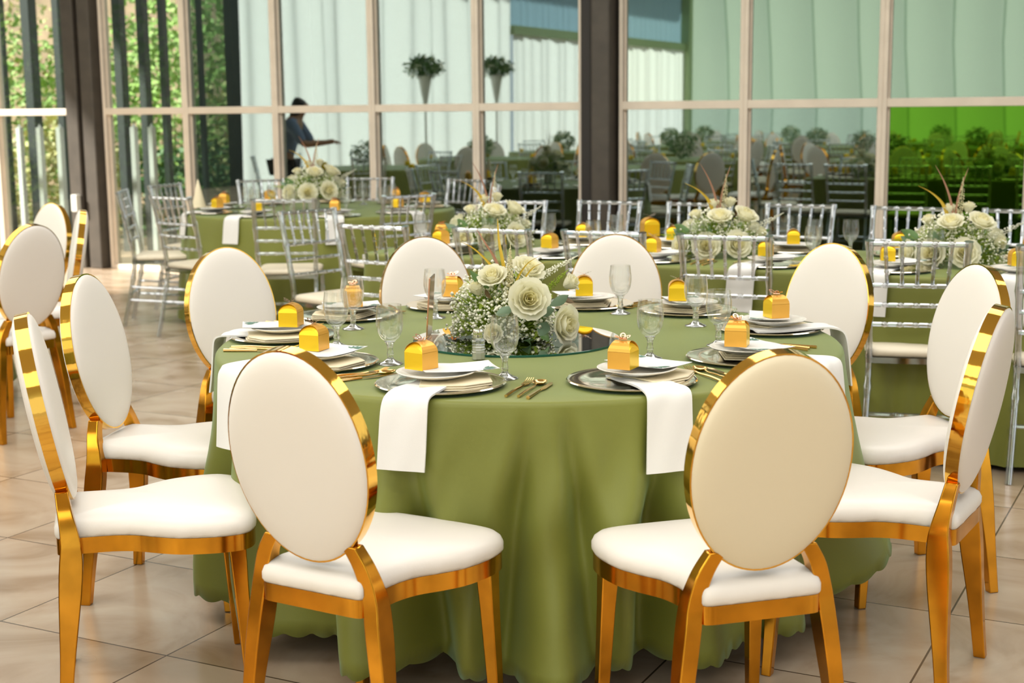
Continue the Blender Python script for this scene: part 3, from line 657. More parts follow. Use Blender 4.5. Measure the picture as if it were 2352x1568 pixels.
def make_box():
    s, h, hd, n = 0.030, 0.043, 0.026, 10; r = root('favour_box')
    mb = MB(); vs = [(-s, -s, 0), (s, -s, 0), (s, s, 0), (-s, s, 0), (-s, -s, h), (s, -s, h), (s, s, h), (-s, s, h)]
    mb.add(vs, [(3, 2, 1, 0)], 0); mb.add(vs, [(0, 1, 5, 4), (2, 3, 7, 6)], 0); mb.add(vs, [(1, 2, 6, 5), (3, 0, 4, 7)], 1)
    arc = [(-s * math.cos(PI * i / n), h + hd * math.sin(PI * i / n)) for i in range(n + 1)]
    for sy in (-1, 1):     # front and back panels lean in under the two curved side panels
        a = [(x, sy * s * (1 - 0.62 * ((z - h) / hd) ** 1.3), z) for x, z in arc]; b = [(x, sy * s, h) for x, z in arc]
        m = [((p[0] + q[0]) / 2, sy * s * (1 - 0.10 * ((q2 - h) / hd)), (p[2] + q[2]) / 2) for p, q, (x, q2) in zip(a, b, arc)]
        for i in range(n): mb.add([b[i], b[i + 1], m[i + 1], m[i]], [(0, 1, 2, 3) if sy < 0 else (3, 2, 1, 0)], 0); mb.add([m[i], m[i + 1], a[i + 1], a[i]], [(0, 1, 2, 3) if sy < 0 else (3, 2, 1, 0)], 0)
    for i in range(n):
        (x0, z0), (x1, z1) = arc[i], arc[i + 1]; f = lambda z: s * (1.0 - 0.30 * ((z - h) / hd) ** 1.5)
        mb.add([(x0, -f(z0), z0 + 0.0006), (x1, -f(z1), z1 + 0.0006), (x1, f(z1), z1 + 0.0006), (x0, f(z0), z0 + 0.0006)], [(0, 1, 2, 3)], 1)
    mb.build('box_body', ['foil', 'foil_side'], r, angle=50)
    bf = MB()
    for sx in (-1, 1):
        for (ox, oy, rx, ry, rot) in ((0.014, 0.007, 0.013, 0.0075, 0.5), (0.010, -0.007, 0.009, 0.006, -0.6)):
            n2 = 14; vs = []
            for rr_ in (1.0, 0.62):
                for j in range(n2):
                    a = 2 * PI * j / n2; x = rx * rr_ * math.cos(a); y = ry * rr_ * math.sin(a); X = ox + x * math.cos(rot) - y * math.sin(rot); Y = oy + x * math.sin(rot) + y * math.cos(rot)
                    vs.append((sx * X, Y, h + hd + 0.004 + X * 0.45))
            bf.add(vs, [(j, (j + 1) % n2, n2 + (j + 1) % n2, n2 + j) for j in range(n2)])
            k = len(vs); bf.add([vs[n2 + 2], vs[n2 + 9], vs[n2 + 10], vs[n2 + 3]], [(0, 1, 2, 3)])
    bf.tube([(0, -0.011, h + hd + 0.003), (0, 0.011, h + hd + 0.004)], [0.0012, 0.0018], 6)
    bf.tube([(0, 0.010, h + hd + 0.004), (0.006, 0.021, h + hd + 0.010)], 0.0004, 4); bf.tube([(0, 0.010, h + hd + 0.004), (-0.006, 0.021, h + hd + 0.010)], 0.0004, 4)
    bf.build('butterfly', 'rose_gold', r, smooth=False); return r
def make_goblet():
    r = root('water_goblet')
    MB().lathe([(0.0, 0.062), (0.014, 0.063), (0.026, 0.073), (0.034, 0.090), (0.0375, 0.110), (0.0375, 0.130), (0.0350, 0.150), (0.0335, 0.163), (0.0335, 0.1638), (0.0322, 0.1638), (0.0322, 0.160), (0.0336, 0.148), (0.0360, 0.130), (0.0360, 0.110), (0.0325, 0.092), (0.024, 0.0775), (0.010, 0.070), (0, 0.069)], 32).build('bowl', 'goblet_glass', r, angle=70)
    MB().lathe([(0, 0.0), (0.033, 0.0), (0.0345, 0.0015), (0.033, 0.0035), (0.022, 0.007), (0.012, 0.013), (0.0078, 0.019), (0.0095, 0.026), (0.0105, 0.030), (0.0085, 0.036), (0.0080, 0.046), (0.0105, 0.055), (0.0150, 0.0625), (0.0, 0.0620)], 24).build('stem', 'goblet_stem', r, angle=70)
    return r
def make_fork():
    mb = MB(); P = catmull([(0, -0.10, 0.004), (0, -0.04, 0.006), (0, 0.02, 0.004), (0, 0.045, 0.005)], 4); k = len(P)
    mb.tube(P, [0.0042 - 0.0018 * i / k for i in range(k)], 6)
    mb.prism([(-0.003, 0.040), (0.003, 0.040), (0.010, 0.056), (0.010, 0.066), (-0.010, 0.066), (-0.010, 0.056)], 0.003, 0.005)
    for x in (-0.0085, -0.0028, 0.0028, 0.0085): mb.tube([(x, 0.064, 0.004), (x, 0.085, 0.006), (x * 0.95, 0.104, 0.012)], [0.0014, 0.0013, 0.0007], 5)
    return mb.build('fork', 'brass', angle=50)
def make_spoon():
    mb = MB(); P = catmull([(0, -0.10, 0.004), (0, -0.04, 0.006), (0, 0.02, 0.004), (0, 0.05, 0.006)], 4); k = len(P)
    mb.tube(P, [0.0042 - 0.0018 * i / k for i in range(k)], 6); n = 20; vs = []
    prof = [(1.0, 0.008), (0.8, 0.0035), (0.5, 0.001), (0.15, 0.0), (0.15, 0.001), (0.5, 0.002), (0.8, 0.0045), (0.97, 0.0088)]
    for r, z in prof: vs += [(0.0185 * r * math.cos(2 * PI * j / n), 0.076 + 0.028 * r * math.sin(2 * PI * j / n), z) for j in range(n)]
    fs = [(i * n + j, i * n + (j + 1) % n, ((i + 1) % 8) * n + (j + 1) % n, ((i + 1) % 8) * n + j) for i in range(8) for j in range(n)]
    fs = [f for q, f in enumerate(fs) if not (3 * n <= q < 4 * n)] + [tuple(3 * n + j for j in range(n)), tuple(4 * n + j for j in range(n))[::-1]]
    mb.add(vs, fs); return mb.build('spoon', 'brass', angle=60)
def make_knife():
    mb = MB(); mb.tube([(0, -0.10, 0.004), (0, -0.05, 0.004), (0, 0.0, 0.004)], [0.0052, 0.0042, 0.0032], 6)
    mb.prism([(-0.002, -0.002), (0.004, -0.002), (0.009, 0.02), (0.009, 0.08), (0.002, 0.104), (-0.004, 0.095), (-0.004, 0.02)], 0.003, 0.0045)
    return mb.build('knife', 'brass', angle=40)
PR = dict(charger=Proto(make_charger()), plate=Proto(make_plate()), card=Proto(make_card()), box=Proto(make_box()), goblet=Proto(make_goblet()), fork=Proto(make_fork()), spoon=Proto(make_spoon()), knife=Proto(make_knife()), flat=Proto(make_flat_napkin()))
napP = [Proto(make_napkin(0.185, 0.165, -0.012, 1)), Proto(make_napkin(0.185, 0.178, -0.015, 2)), Proto(make_napkin(0.185, 0.20, 0.05, 3, 0.12, 0.05))]
TZ = 0.7605
MT = 'the main round table'
def setting(c, ang, where, tname, dz=0.0, nap=0, box=(-0.035, -0.01, 0.2), card=(0.03, 0.03, -0.6), cut=True, glass=None, chargers=True, plate=(0, 0), napx=-0.03, esh=0.0):
    """ang: direction the diner looks, degrees clockwise from +Y"""
    rz = -math.radians(ang); R = Matrix.Rotation(rz, 4, 'Z')
    def at(x, y, z): v = R @ Vector((x, y, 0)); return (c[0] + v.x, c[1] + v.y, TZ + z)
    g = ' of ' + tname
    PR['charger'].put(at(0, 0, 0), rz, 'silver-gold charger plate ' + where, 'plate', 'chargers' + g)
    if nap is None: PR['flat'].put(at(plate[0] * 0.5 + 0.004, plate[1] * 0.5 - 0.01, 0.0045), rz + 0.3, 'cream folded napkin under plate ' + where, 'napkin', 'folded napkins' + g)
    else: napP[nap].put(at(napx, -esh, 0.0), rz, 'white hanging napkin ' + where, 'napkin', 'hanging napkins' + g)
    if nap is not None and tname == MT: PR['flat'].put(at(plate[0] + 0.035, plate[1] - 0.005, 0.0045), rz + 0.5, 'cream folded napkin under plate ' + where, 'napkin', 'folded napkins' + g)
    PR['plate'].put(at(plate[0], plate[1], 0.0205), rz, 'white dinner plate ' + where, 'plate', 'dinner plates' + g)
    PR['card'].put(at(plate[0] + card[0], plate[1] + card[1], 0.0375), rz + card[2], 'leaf-printed white menu card ' + where, 'card', 'menu cards' + g)
    if box: PR['box'].put(at(plate[0] + box[0], plate[1] + box[1], 0.0405), rz + box[2], 'gold favour box ' + where, 'box', 'favour boxes' + g)
    if cut:
        a0 = cut if isinstance(cut, (int, float)) and cut is not True else 0.0
        for k, (nm, x, y) in enumerate((('fork', 0.205, 0.0), ('spoon', 0.235, 0.005), ('knife', 0.262, -0.005))):
            PR[nm].put(at(x, y, 0.0), rz + a0 * (k - 1) * 0.06 + a0 * 0.05, 'gold %s ' % nm + where, nm, nm + 's' + g)
# main table, clockwise from the front left; centre distance about 0.75
MT = 'the main round table'
def mp(ang, r): a = math.radians(ang); return (TX + r * math.cos(a), TY + r * math.sin(a))
def look(ang): return (90 - (ang + 180)) % 360
setting(mp(-108, 0.745), look(-108), 'at the front edge, left of the cutlery', MT, nap=0, box=(-0.040, 0.0, -0.35), card=(0.045, 0.035, -1.0), plate=(-0.015, 0.01), napx=-0.008)
setting(mp(-70, 0.735), look(-70), 'at the front edge, right of the cutlery', MT, nap=1, box=(-0.045, -0.015, 0.75), card=(0.045, 0.03, 0.45), plate=(0.02, 0.012), napx=0.012)
setting(mp(-32, 0.700), look(-32), 'behind the near right chair back', MT, nap=1, box=(-0.02, 0.02, 0.25), card=(0.01, -0.02, -0.5), plate=(0.0, 0.0), napx=0.02, esh=0.04)
setting(mp(11, 0.765), look(11), 'at the right end of the main table', MT, nap=0, box=(0.0, -0.01, 0.1), card=(0.03, 0.0, 1.2), plate=(0, -0.01), napx=-0.04)
setting(mp(46, 0.79), look(46), 'at the right rear of the main table, behind two goblets', MT, nap=None, box=(0.03, 0.02, 0.7), card=(0.0, 0.0, 1.0), cut=True)
setting(mp(74, 0.77), look(74), 'at the rear of the main table, right of the flowers', MT, nap=None, box=(0.005, 0.01, 0.25), card=(0.03, 0.0, 0.6), cut=True)
setting(mp(109, 0.79), look(109), 'at the rear of the main table, left of the flowers', MT, nap=None, box=(0.0, 0.0, 0.95), card=(0.03, 0.0, 0.6), cut=True)
setting(mp(139, 0.80), look(139), 'at the left rear of the main table, behind two goblets', MT, nap=None, box=(0.0, 0.03, 0.9), card=(-0.02, 0.0, 0.9), cut=True)
setting(mp(173, 0.755), look(173), 'at the left end of the main table', MT, nap=0, box=(0.02, 0.03, 1.5), card=(0.0, -0.03, 0.3), plate=(0.0, 0.0), napx=0.0)
setting(mp(-146, 0.70), look(-146), 'behind the near left chair back', MT, nap=2, box=(-0.02, 0.0, 0.6), card=(0.03, 0.02, 0.5), plate=(0, 0), napx=-0.05, esh=0.04)
for (x, y), lb in zip(((-0.505, 4.476), (-0.515, 4.128), (-0.333, 3.831), (-0.255, 4.702), (0.367, 4.761), (-0.019, 3.601), (0.381, 3.873), (0.584, 4.469), (0.60, 4.083), (0.05, 4.80)),
        ('farther of the overlapping pair at the left', 'nearer of the overlapping pair at the left', 'standing alone left of the mirror disc', 'behind the upright table sign', 'right of the flowers, in front of the rear chair back', 'in front of the flowers beside the salt shaker', 'near front, right of the mirror disc', 'farther of the overlapping pair at the right', 'nearer of the overlapping pair at the right', 'mostly hidden behind the flower centrepiece')):
    PR['goblet'].put((x, y, TZ), 0, 'empty stemmed water goblet ' + lb, 'glass', 'goblets of the main round table')
# mirror disc, shaker, sign
MX, MY = 0.014, 4.222
mr = root('mirror_disc', (MX, MY, TZ)); MB().lathe([(0, 0.006), (0.309, 0.006)], 96).build('mirror_face', 'mirror', mr)
MB().lathe([(0.309, 0.006), (0.3105, 0.005), (0.3105, 0.0), (0, 0)], 96).build('glass_edge', 'mirror_edge', mr)
tag(mr, 'round mirror disc with dark green glass edge lying mid-table', 'mirror')
sh = root('salt_shaker', (-0.093, 3.888, TZ))
oc = [(math.cos(PI / 8 + i * PI / 4), math.sin(PI / 8 + i * PI / 4)) for i in range(8)]
bdy = MB(); vs = []
for r, z in [(0.017, 0.0), (0.0195, 0.003), (0.0195, 0.018)] + [(0.0195 - 0.0012 * (i % 2), 0.021 + i * 0.0035) for i in range(9)] + [(0.0185, 0.056), (0.0135, 0.064), (0.0130, 0.068)]: vs += [(x * r, y * r, z) for x, y in oc]
K = len(vs) // 8; bdy.add(vs, [(i * 8 + j, i * 8 + (j + 1) % 8, (i + 1) * 8 + (j + 1) % 8, (i + 1) * 8 + j) for i in range(K - 1) for j in range(8)] + [tuple(range(8))[::-1]])
bdy.build('glass_body', 'shaker_glass', sh, angle=30)
MB().prism([(x * 0.0165, y * 0.0165) for x, y in oc], 0.003, 0.036).build('salt', 'salt', sh)
MB().lathe([(0.0138, 0.062), (0.0145, 0.064), (0.0138, 0.066), (0.0148, 0.068), (0.0138, 0.070), (0.0148, 0.072), (0.0152, 0.080), (0.0140, 0.086), (0.0, 0.0875)], 28).build('cap', 'silver', sh, angle=60)
tag(sh, 'small glass salt shaker with steel cap before the flowers', 'salt shaker')
sg = root('table_sign', (-0.239, 4.150, TZ + 0.0065), math.radians(-3.5))
MB().box((0, 0, 0.108), (0.0045, 0.12, 0.18), 0, Matrix.Rotation(math.radians(4.0), 3, 'Y')).build('sign_panel', 'rose_gold', sg, smooth=False, bevel=0.001)
MB().box((0, 0, 0.011), (0.030, 0.13, 0.005)).box((-0.0, 0, 0.007), (0.028, 0.12, 0.004)).build('sign_foot', 'rose_gold', sg, smooth=False)
tag(sg, 'upright rose-gold table sign seen edge-on on the mirror', 'sign')
# ------------------------------------------------------------------ flowers
def rose_mb(scale=1.0, seed=1, openness=1.0):
    mb = MB(); rr = random.Random(seed)
    for k, (n, rk, zk, curl) in enumerate(((2, 0.007, 0.049, 0.0), (3, 0.012, 0.050, 0.0), (3, 0.018, 0.050, 0.001), (3, 0.025, 0.049, 0.003), (4, 0.033, 0.046, 0.007), (5, 0.040, 0.040, 0.014))):
        for q in range(n):
            a0 = 2 * PI * (q + 0.37 * k + rr.uniform(-0.12, 0.12)) / n; hw = (PI / n) * (1.30 if n > 2 else 1.1); vs = []; nt_, nu = 7, 7; jz = rr.uniform(-0.003, 0.003)
            for i in range(nt_ + 1):
                t = i / nt_
                for j in range(nu + 1):
                    u = j / nu * 2 - 1; sh_ = min(1, math.sin(PI * min(1, 0.16 + t * 0.62)) ** 0.6) * (1 if t < 0.8 else math.sqrt(max(0.05, 1 - ((t - 0.8) / 0.32) ** 2)))
                    a = a0 + u * hw * sh_
                    r = rk * openness * (0.30 + 0.70 * math.sin(t * PI / 2) ** 0.8) * (1 + 0.10 * u * u * (1 if k > 2 else -0.5)) + curl * openness * max(0, t - 0.55) ** 2 * 5 * (1 - 0.3 * u * u) + 0.0012 * math.sin(u * 6 + q) * t
                    z = (zk + jz) * t - curl * max(0, t - 0.6) ** 2 * 2.6 + 0.0018 * math.sin(u * 5 + k) * t
                    vs.append((r * math.cos(a) * scale, r * math.sin(a) * scale, z * scale))
            mb.add(vs, [(i * (nu + 1) + j, i * (nu + 1) + j + 1, (i + 1) * (nu + 1) + j + 1, (i + 1) * (nu + 1) + j) for i in range(nt_) for j in range(nu)], 1 if k < 3 else 0)
    return mb
def rose_at(parent, proto, loc, d, sc=1.0, roll=0.0):
    o = proto.copy() if proto.parent else proto
    if proto.parent: COL.objects.link(o)
    o.parent = parent; o.location = loc; q = Vector(d).normalized().to_track_quat('Z', 'Y'); o.rotation_mode = 'QUATERNION'
    from mathutils import Quaternion
    o.rotation_quaternion = q @ Quaternion((0, 0, 1), roll); o.scale = (sc,) * 3; return o
def rose_proto(seed, op): return rose_mb(1.0, seed, op).build('rose', ['petal', 'petal_heart'], angle=180)
OCT = [(1, 0, 0), (-1, 0, 0), (0, 1, 0), (0, -1, 0), (0, 0, 1), (0, 0, -1)]
OCF = [(0, 2, 4), (2, 1, 4), (1, 3, 4), (3, 0, 4), (2, 0, 5), (1, 2, 5), (3, 1, 5), (0, 3, 5)]
def filler(parent, rx, ry, rz, cz, n, seed, drop=0.0):
    rr = random.Random(seed); fl_ = MB(); st = MB(); lf = MB()
    for _ in range(n):
        a = rr.uniform(0, 2 * PI); ph = math.acos(rr.uniform(-0.25, 1)); q = rr.uniform(0.72, 1.05) * (1 + 0.10 * math.sin(a * 3 + seed))
        p = Vector((rx * q * math.sin(ph) * math.cos(a), ry * q * math.sin(ph) * math.sin(a), max(0.012, cz + rz * q * math.cos(ph))))
        base = Vector((p.x * 0.45, p.y * 0.45, max(0.02, p.z * 0.45)))
        for _k in range(rr.choice((1, 2, 3))):
            d = Vector((rr.uniform(-1, 1), rr.uniform(-1, 1), rr.uniform(-1, 1))) * 0.011; c = p + d; c.z = max(0.008, c.z); r = rr.uniform(0.0032, 0.0068)
            fl_.add([(c.x + x * r, c.y + y * r, c.z + z * r) for x, y, z in OCT], OCF)
            st.tube([p.lerp(base, 0.35), c], 0.0007, 3, cap=False)
        st.tube([base, p.lerp(base, 0.35)], 0.0009, 3, cap=False)
    for _ in range(int(n * 1.1)):
        a = rr.uniform(0, 2 * PI); ph = math.acos(rr.uniform(-0.3, 1)); q = rr.uniform(0.45, 0.92)
        p = Vector((rx * q * math.sin(ph) * math.cos(a), ry * q * math.sin(ph) * math.sin(a), max(0.01, cz + rz * q * math.cos(ph))))
        t = (p * 0.6 / max(rx, 0.01) + Vector((rr.uniform(-1, 1), rr.uniform(-1, 1), rr.uniform(-0.5, 1)))).normalized(); s = t.cross(Vector((rr.random(), rr.random(), 1))).normalized(); L = rr.uniform(0.012, 0.026)
        lf.add([p, p + t * L * 0.5 + s * L * 0.25, p + t * L, p + t * L * 0.5 - s * L * 0.25], [(0, 1, 2, 3)], 0 if rr.random() < 0.6 else 1)
    tag(fl_.build('filler_blossoms', 'tiny_flower', parent, angle=180), kind='stuff'); tag(st.build('filler_stems', 'sprig', parent), kind='stuff'); tag(lf.build('foliage', ['sprig', 'leaf'], parent, smooth=False), kind='stuff')
def big_leaf(parent, loc, d, L, wd, m):
    d = Vector(d).normalized(); s = d.cross(Vector((0.2, -1, 0.4))).normalized(); nn = d.cross(s); p0 = Vector(loc); vs = []; n = 6
    for i in range(n + 1):
        t = i / n; w_ = wd * math.sin(PI * min(0.98, max(0.03, t)) ** 0.85) / 2; c = p0 + d * L * t + nn * 0.12 * L * math.sin(PI * t)
        vs += [c - s * w_ + nn * w_ * 0.3, c, c + s * w_ + nn * w_ * 0.3]
    return MB().add(vs, [(i * 3 + j, i * 3 + j + 1, i * 3 + 4 + j, i * 3 + 3 + j) for i in range(n) for j in range(2)]).build('leaf', m, parent, angle=180)
def blade(parent, pts, r, m):
    P = catmull(pts, 5); k = len(P); mb = MB(); vs = []
    for i, p in enumerate(P):
        w_ = 1.25 * r * (1 - (i / (k - 1)) ** 2 * 0.92); vs += [(p.x - w_, p.y, p.z), (p.x, p.y + w_ * 0.5, p.z), (p.x + w_, p.y, p.z)]
    return mb.add(vs, [(i * 3 + j, i * 3 + j + 1, i * 3 + 4 + j, i * 3 + 3 + j) for i in range(k - 1) for j in range(2)]).build('grass_blade', m, parent, angle=180)
def spike(parent, p0, p1, r, m, seed, n=260):
    rr = random.Random(seed); p0, p1 = Vector(p0), Vector(p1); mb = MB().tube([p0, p1], [0.0016, 0.0006], 4); ax = (p1 - p0).normalized(); a_ = ax.orthogonal().normalized(); b_ = ax.cross(a_)
    for _ in range(n):
        t = rr.random() ** 0.9; w_ = r * (1 - t ** 2.2) * rr.uniform(0.5, 1); an = rr.uniform(0, 2 * PI); c = p0.lerp(p1, t) + (a_ * math.cos(an) + b_ * math.sin(an)) * w_; q = 0.0025 * (1.25 - t * 0.8)
        mb.add([(c.x + x * q, c.y + y * q, c.z + z * q * 1.3) for x, y, z in OCT], OCF)
    return mb.build('flower_spike', m, parent, angle=180)
R1 = rose_proto(1, 1.0); R2 = rose_proto(5, 0.62)
cp = root('flower_centrepiece', (MX - 0.03, MY + 0.01, TZ + 0.0065))
filler(cp, 0.155, 0.13, 0.165, 0.045, 1150, 11)
for (x, y, z, d, s, rl, pr) in ((0.062, -0.120, 0.128, (0.15, -1, 0.25), 1.18, 0.3, R1), (0.150, -0.090, 0.052, (0.9, -0.75, 0.05), 1.12, 1.0, R1), (-0.035, -0.070, 0.178, (-0.2, -0.6, 0.8), 0.85, 2.0, R1), (0.058, -0.015, 0.188, (0.3, -0.5, 0.8), 1.0, 0.5, R1),
        (-0.080, -0.070, 0.140, (-0.3, -0.3, 1.0), 0.85, 0.2, R2), (0.175, 0.02, 0.150, (0.9, -0.3, 0.6), 0.9, 1.2, R2), (-0.030, -0.150, 0.035, (-0.3, -1, 0.2), 0.9, 2.2, R2), (-0.10, 0.08, 0.12, (-0.7, 0.7, 0.5), 0.9, 2.2, R2)):
    rose_at(cp, pr, (x, y, z), d, s, rl)
for (x, y, z, d, L, wd, m) in ((0.09, -0.10, 0.095, (0.8, -0.5, 0.1), 0.06, 0.035, 'leaf_grey'), (0.10, -0.115, 0.02, (0.3, -0.4, 0.8), 0.055, 0.04, 'leaf_grey'), (0.13, -0.03, 0.10, (0.8, -0.4, 0.5), 0.07, 0.03, 'leaf_grey'), (0.02, -0.13, 0.11, (-0.8, -0.4, -0.3), 0.06, 0.03, 'leaf_grey'), (-0.05, -0.08, 0.16, (-0.7, -0.2, 0.7), 0.08, 0.025, 'leaf'), (-0.045, -0.09, 0.13, (-0.4, -0.5, 0.8), 0.04, 0.014, 'leaf_brown'), (0.06, -0.12, 0.01, (0.1, -0.8, 0.2), 0.05, 0.03, 'leaf'), (0.12, -0.10, 0.03, (-0.1, -0.6, -0.2), 0.05, 0.03, 'leaf'), (0.17, 0.0, 0.12, (0.9, -0.3, -0.4), 0.04, 0.015, 'leaf_brown')):
    big_leaf(cp, (x, y, z), d, L, wd, m)
blade(cp, [(-0.005, -0.05, 0.16), (-0.045, -0.05, 0.225), (-0.095, -0.05, 0.275), (-0.135, -0.05, 0.295)], 0.0042, 'blade')
blade(cp, [(0.0, -0.05, 0.16), (-0.030, -0.05, 0.24), (-0.060, -0.05, 0.29), (-0.085, -0.04, 0.33)], 0.0040, 'blade_red')
blade(cp, [(0.005, -0.05, 0.16), (-0.010, -0.05, 0.24), (-0.020, -0.04, 0.30), (-0.023, -0.03, 0.36)], 0.0046, 'blade')
blade(cp, [(0.02, -0.08, 0.14), (0.035, -0.09, 0.19), (0.065, -0.10, 0.235), (0.11, -0.10, 0.26)], 0.0030, 'blade')
blade(cp, [(0.035, -0.08, 0.14), (0.050, -0.09, 0.18), (0.085, -0.10, 0.225), (0.15, -0.10, 0.245)], 0.0030, 'blade')
spike(cp, (0.010, -0.085, 0.13), (0.014, -0.08, 0.290), 0.0125, 'plume', 3, 420)
spike(cp, (0.08, 0.0, 0.17), (0.215, 0.0, 0.245), 0.012, 'tiny_flower', 4, 260)
spike(cp, (0.10, 0.02, 0.12), (0.19, 0.04, 0.20), 0.012, 'sprig', 6, 160)
tag(cp, 'cream roses and gypsophila centrepiece standing on the mirror disc', 'flowers')
# centrepieces of the long table and of the far round table
cq = root('flower_centrepiece')
filler(cq, 0.21, 0.14, 0.17, 0.04, 700, 21)
for (x, y, z, d, s, rl, pr) in ((-0.06, -0.12, 0.05, (-0.1, -1, 0.3), 1.25, 0, R1), (-0.155, -0.07, 0.05, (-0.8, -0.7, 0.2), 1.1, 1, R1), (0.07, -0.12, 0.06, (0.3, -1, 0.3), 1.25, 2, R1), (0.0, -0.06, 0.165, (0, -0.5, 1), 1.1, 1, R1), (0.11, -0.03, 0.17, (0.5, -0.4, 1), 1.15, 2, R1), (0.17, 0, 0.10, (1, -0.4, 0.3), 1.0, 2, R2), (-0.10, 0.0, 0.17, (-0.3, -0.3, 1), 1.0, 0, R2), (-0.02, 0.02, 0.215, (-0.1, 0, 1), 1.0, 0, R2), (0.05, 0.03, 0.225, (0.1, 0, 1), 0.95, 0, R2), (0.14, 0.08, 0.10, (0.6, 0.8, 0.5), 1.1, 0, R1), (-0.12, 0.09, 0.10, (-0.6, 0.8, 0.5), 1.1, 0, R1)):
    rose_at(cq, pr, (x, y, z), d, s, rl)
for k in range(12):
    a = k * 0.9; big_leaf(cq, (0.15 * math.cos(a), 0.10 * math.sin(a), 0.06 + 0.03 * (k % 3)), (math.cos(a), math.sin(a), 0.4), 0.09, 0.045, 'leaf' if k % 2 else 'leaf_grey')
blade(cq, [(-0.02, 0, 0.18), (-0.05, 0, 0.26), (-0.10, 0, 0.31), (-0.16, 0, 0.34)], 0.007, 'blade'); blade(cq, [(0.0, 0, 0.18), (-0.02, 0, 0.28), (-0.05, 0, 0.36), (-0.09, 0, 0.43)], 0.0045, 'blade_red'); blade(cq, [(0.0, 0, 0.18), (0.01, 0, 0.28), (0.03, 0, 0.36), (0.05, 0, 0.42)], 0.004, 'blade_red')
spike(cq, (0.02, 0, 0.18), (0.03, 0.0, 0.38), 0.018, 'plume', 8, 260); spike(cq, (0.15, 0, 0.12), (0.30, 0.02, 0.20), 0.016, 'tiny_flower', 9, 200); spike(cq, (-0.15, 0, 0.08), (-0.27, 0.0, 0.10), 0.02, 'sprig', 10, 160)
CQ = Proto(cq)
p = W(-3.36, 6.36); CQ.put((p.x, p.y, TZ), 0.4, 'rose and greenery centrepiece, leftmost on the long table', 'flowers', 'centrepieces of the long table')
p = W(-2.15, 6.36); CQ.put((p.x, p.y, TZ), -0.1, 'rose and greenery centrepiece, middle one on the long table', 'flowers', 'centrepieces of the long table')
p = W(-1.085, 6.36); CQ.put((p.x, p.y, TZ), -0.5, 'rose and greenery centrepiece, rightmost on the long table', 'flowers', 'centrepieces of the long table')
CQ.put((T2X - 0.04, T2Y - 0.05, TZ + 0.07), 0.3, 'cream flower centrepiece in a white vase on the far round table', 'flowers', scale=1.05)
tag(MB().lathe([(0, 0), (0.04, 0), (0.045, 0.05), (0.035, 0.10), (0.06, 0.115)], 20).build('vase', 'white_vase'), 'white vase under the flowers on the far round table', 'vase').location = (T2X - 0.04, T2Y - 0.05, TZ)
# ------------------------------------------------------------------ settings of the long table and the far round table
ordn = ('first', 'second', 'third', 'fourth', 'fifth', 'sixth', 'seventh')
LTN = 'the long table'
for i, (u, bx_, nx_) in enumerate(((-3.42, -0.05, -0.05), (-2.86, -0.02, -0.03), (-2.34, -0.02, 0.0), (-1.80, -0.03, -0.06), (-1.27, -0.03, -0.03), (-0.78, 0.0, 0.02))):
    p = W(u, LV - HV + 0.185)
    setting((p.x, p.y), 27, '%s from the left, near row of the long table' % ordn[i], LTN, nap=i % 2, box=(bx_, 0.02, -0.25 + 0.13 * i), card=(0.04, 0.03, -0.4), cut=(i in (2, 3)), napx=nx_)
    q = W(u + 0.14, LV - 0.16); PR['goblet'].put((q.x, q.y, TZ), 0, 'empty goblet %s from the left in the near row of the long table' % ordn[i], 'glass', 'goblets of the long table')
for i, (u, bx_) in enumerate(((-3.45, 0.0), (-2.98, 0.0), (-2.47, 0.02), (-1.88, 0.0), (-1.35, 0.03), (-0.80, 0.0))):
    p = W(u, LV + HV - 0.185)
    setting((p.x, p.y), 207, '%s from the left, far row of the long table' % ordn[i], LTN, nap=None, box=(bx_, 0.02, 0.1 * i), card=(0.02, 0.03, 0.4), cut=False)
for i, (u, v) in enumerate(((-3.69, 6.24), (-3.12, 6.55), (-2.76, 6.58), (-1.76, 6.60), (-1.60, 6.64), (-1.02, 6.62))):
    q = W(u, v); PR['goblet'].put((q.x, q.y, TZ), 0, 'empty goblet %s from the left in the far row of the long table' % ordn[i], 'glass', 'goblets of the long table')
p = W(-3.83 + 0.19, 6.36); setting((p.x, p.y), 117, 'at the left end of the long table', LTN, nap=None, box=(0.0, 0.0, 0.3), card=(0.02, 0.03, 0.4), cut=False)
PR['box'].put(tuple(W(-2.66, 6.78)) [:2] + (TZ + 0.045,), 0.2, 'taller gold favour box at the far side of the long table', 'box', 'favour boxes of the long table', scale=1.35)
ob = bpy.data.objects
FT = 'the far round table'
for i, (a, nm) in enumerate(((166, 'at the left'), (206, 'at the near left'), (243, 'at the near left centre'), (285, 'at the near right centre'), (322, 'at the near right'), (6, 'at the right'), (48, 'at the rear right'), (90, 'at the rear'), (128, 'at the rear left'))):
    c = (T2X + 0.765 * math.cos(math.radians(a)), T2Y + 0.765 * math.sin(math.radians(a)))
    setting(c, look(a), nm + ' of the far round table', FT, nap=0 if a in (206, 285, 322, 243) else None, box=(0.0, 0.02, 0.4 * i), card=(0.03, 0.03, 0.5), cut=False)
    b = math.radians(a + 12); PR['goblet'].put((T2X + 0.52 * math.cos(b), T2Y + 0.52 * math.sin(b), TZ), 0, 'empty goblet ' + nm + ' of the far round table', 'glass', 'goblets of the far round table')
cn = MB().lathe([(0.0, 0.20), (0.006, 0.19), (0.045, 0.03), (0.055, 0.0), (0, 0)], 16).build('folded_napkin', 'napkin_cream'); cn.location = (T2X - 0.88, T2Y + 0.05, TZ + 0.02); tag(cn, 'tall cream napkin folded to a cone at the left of the far table', 'napkin')
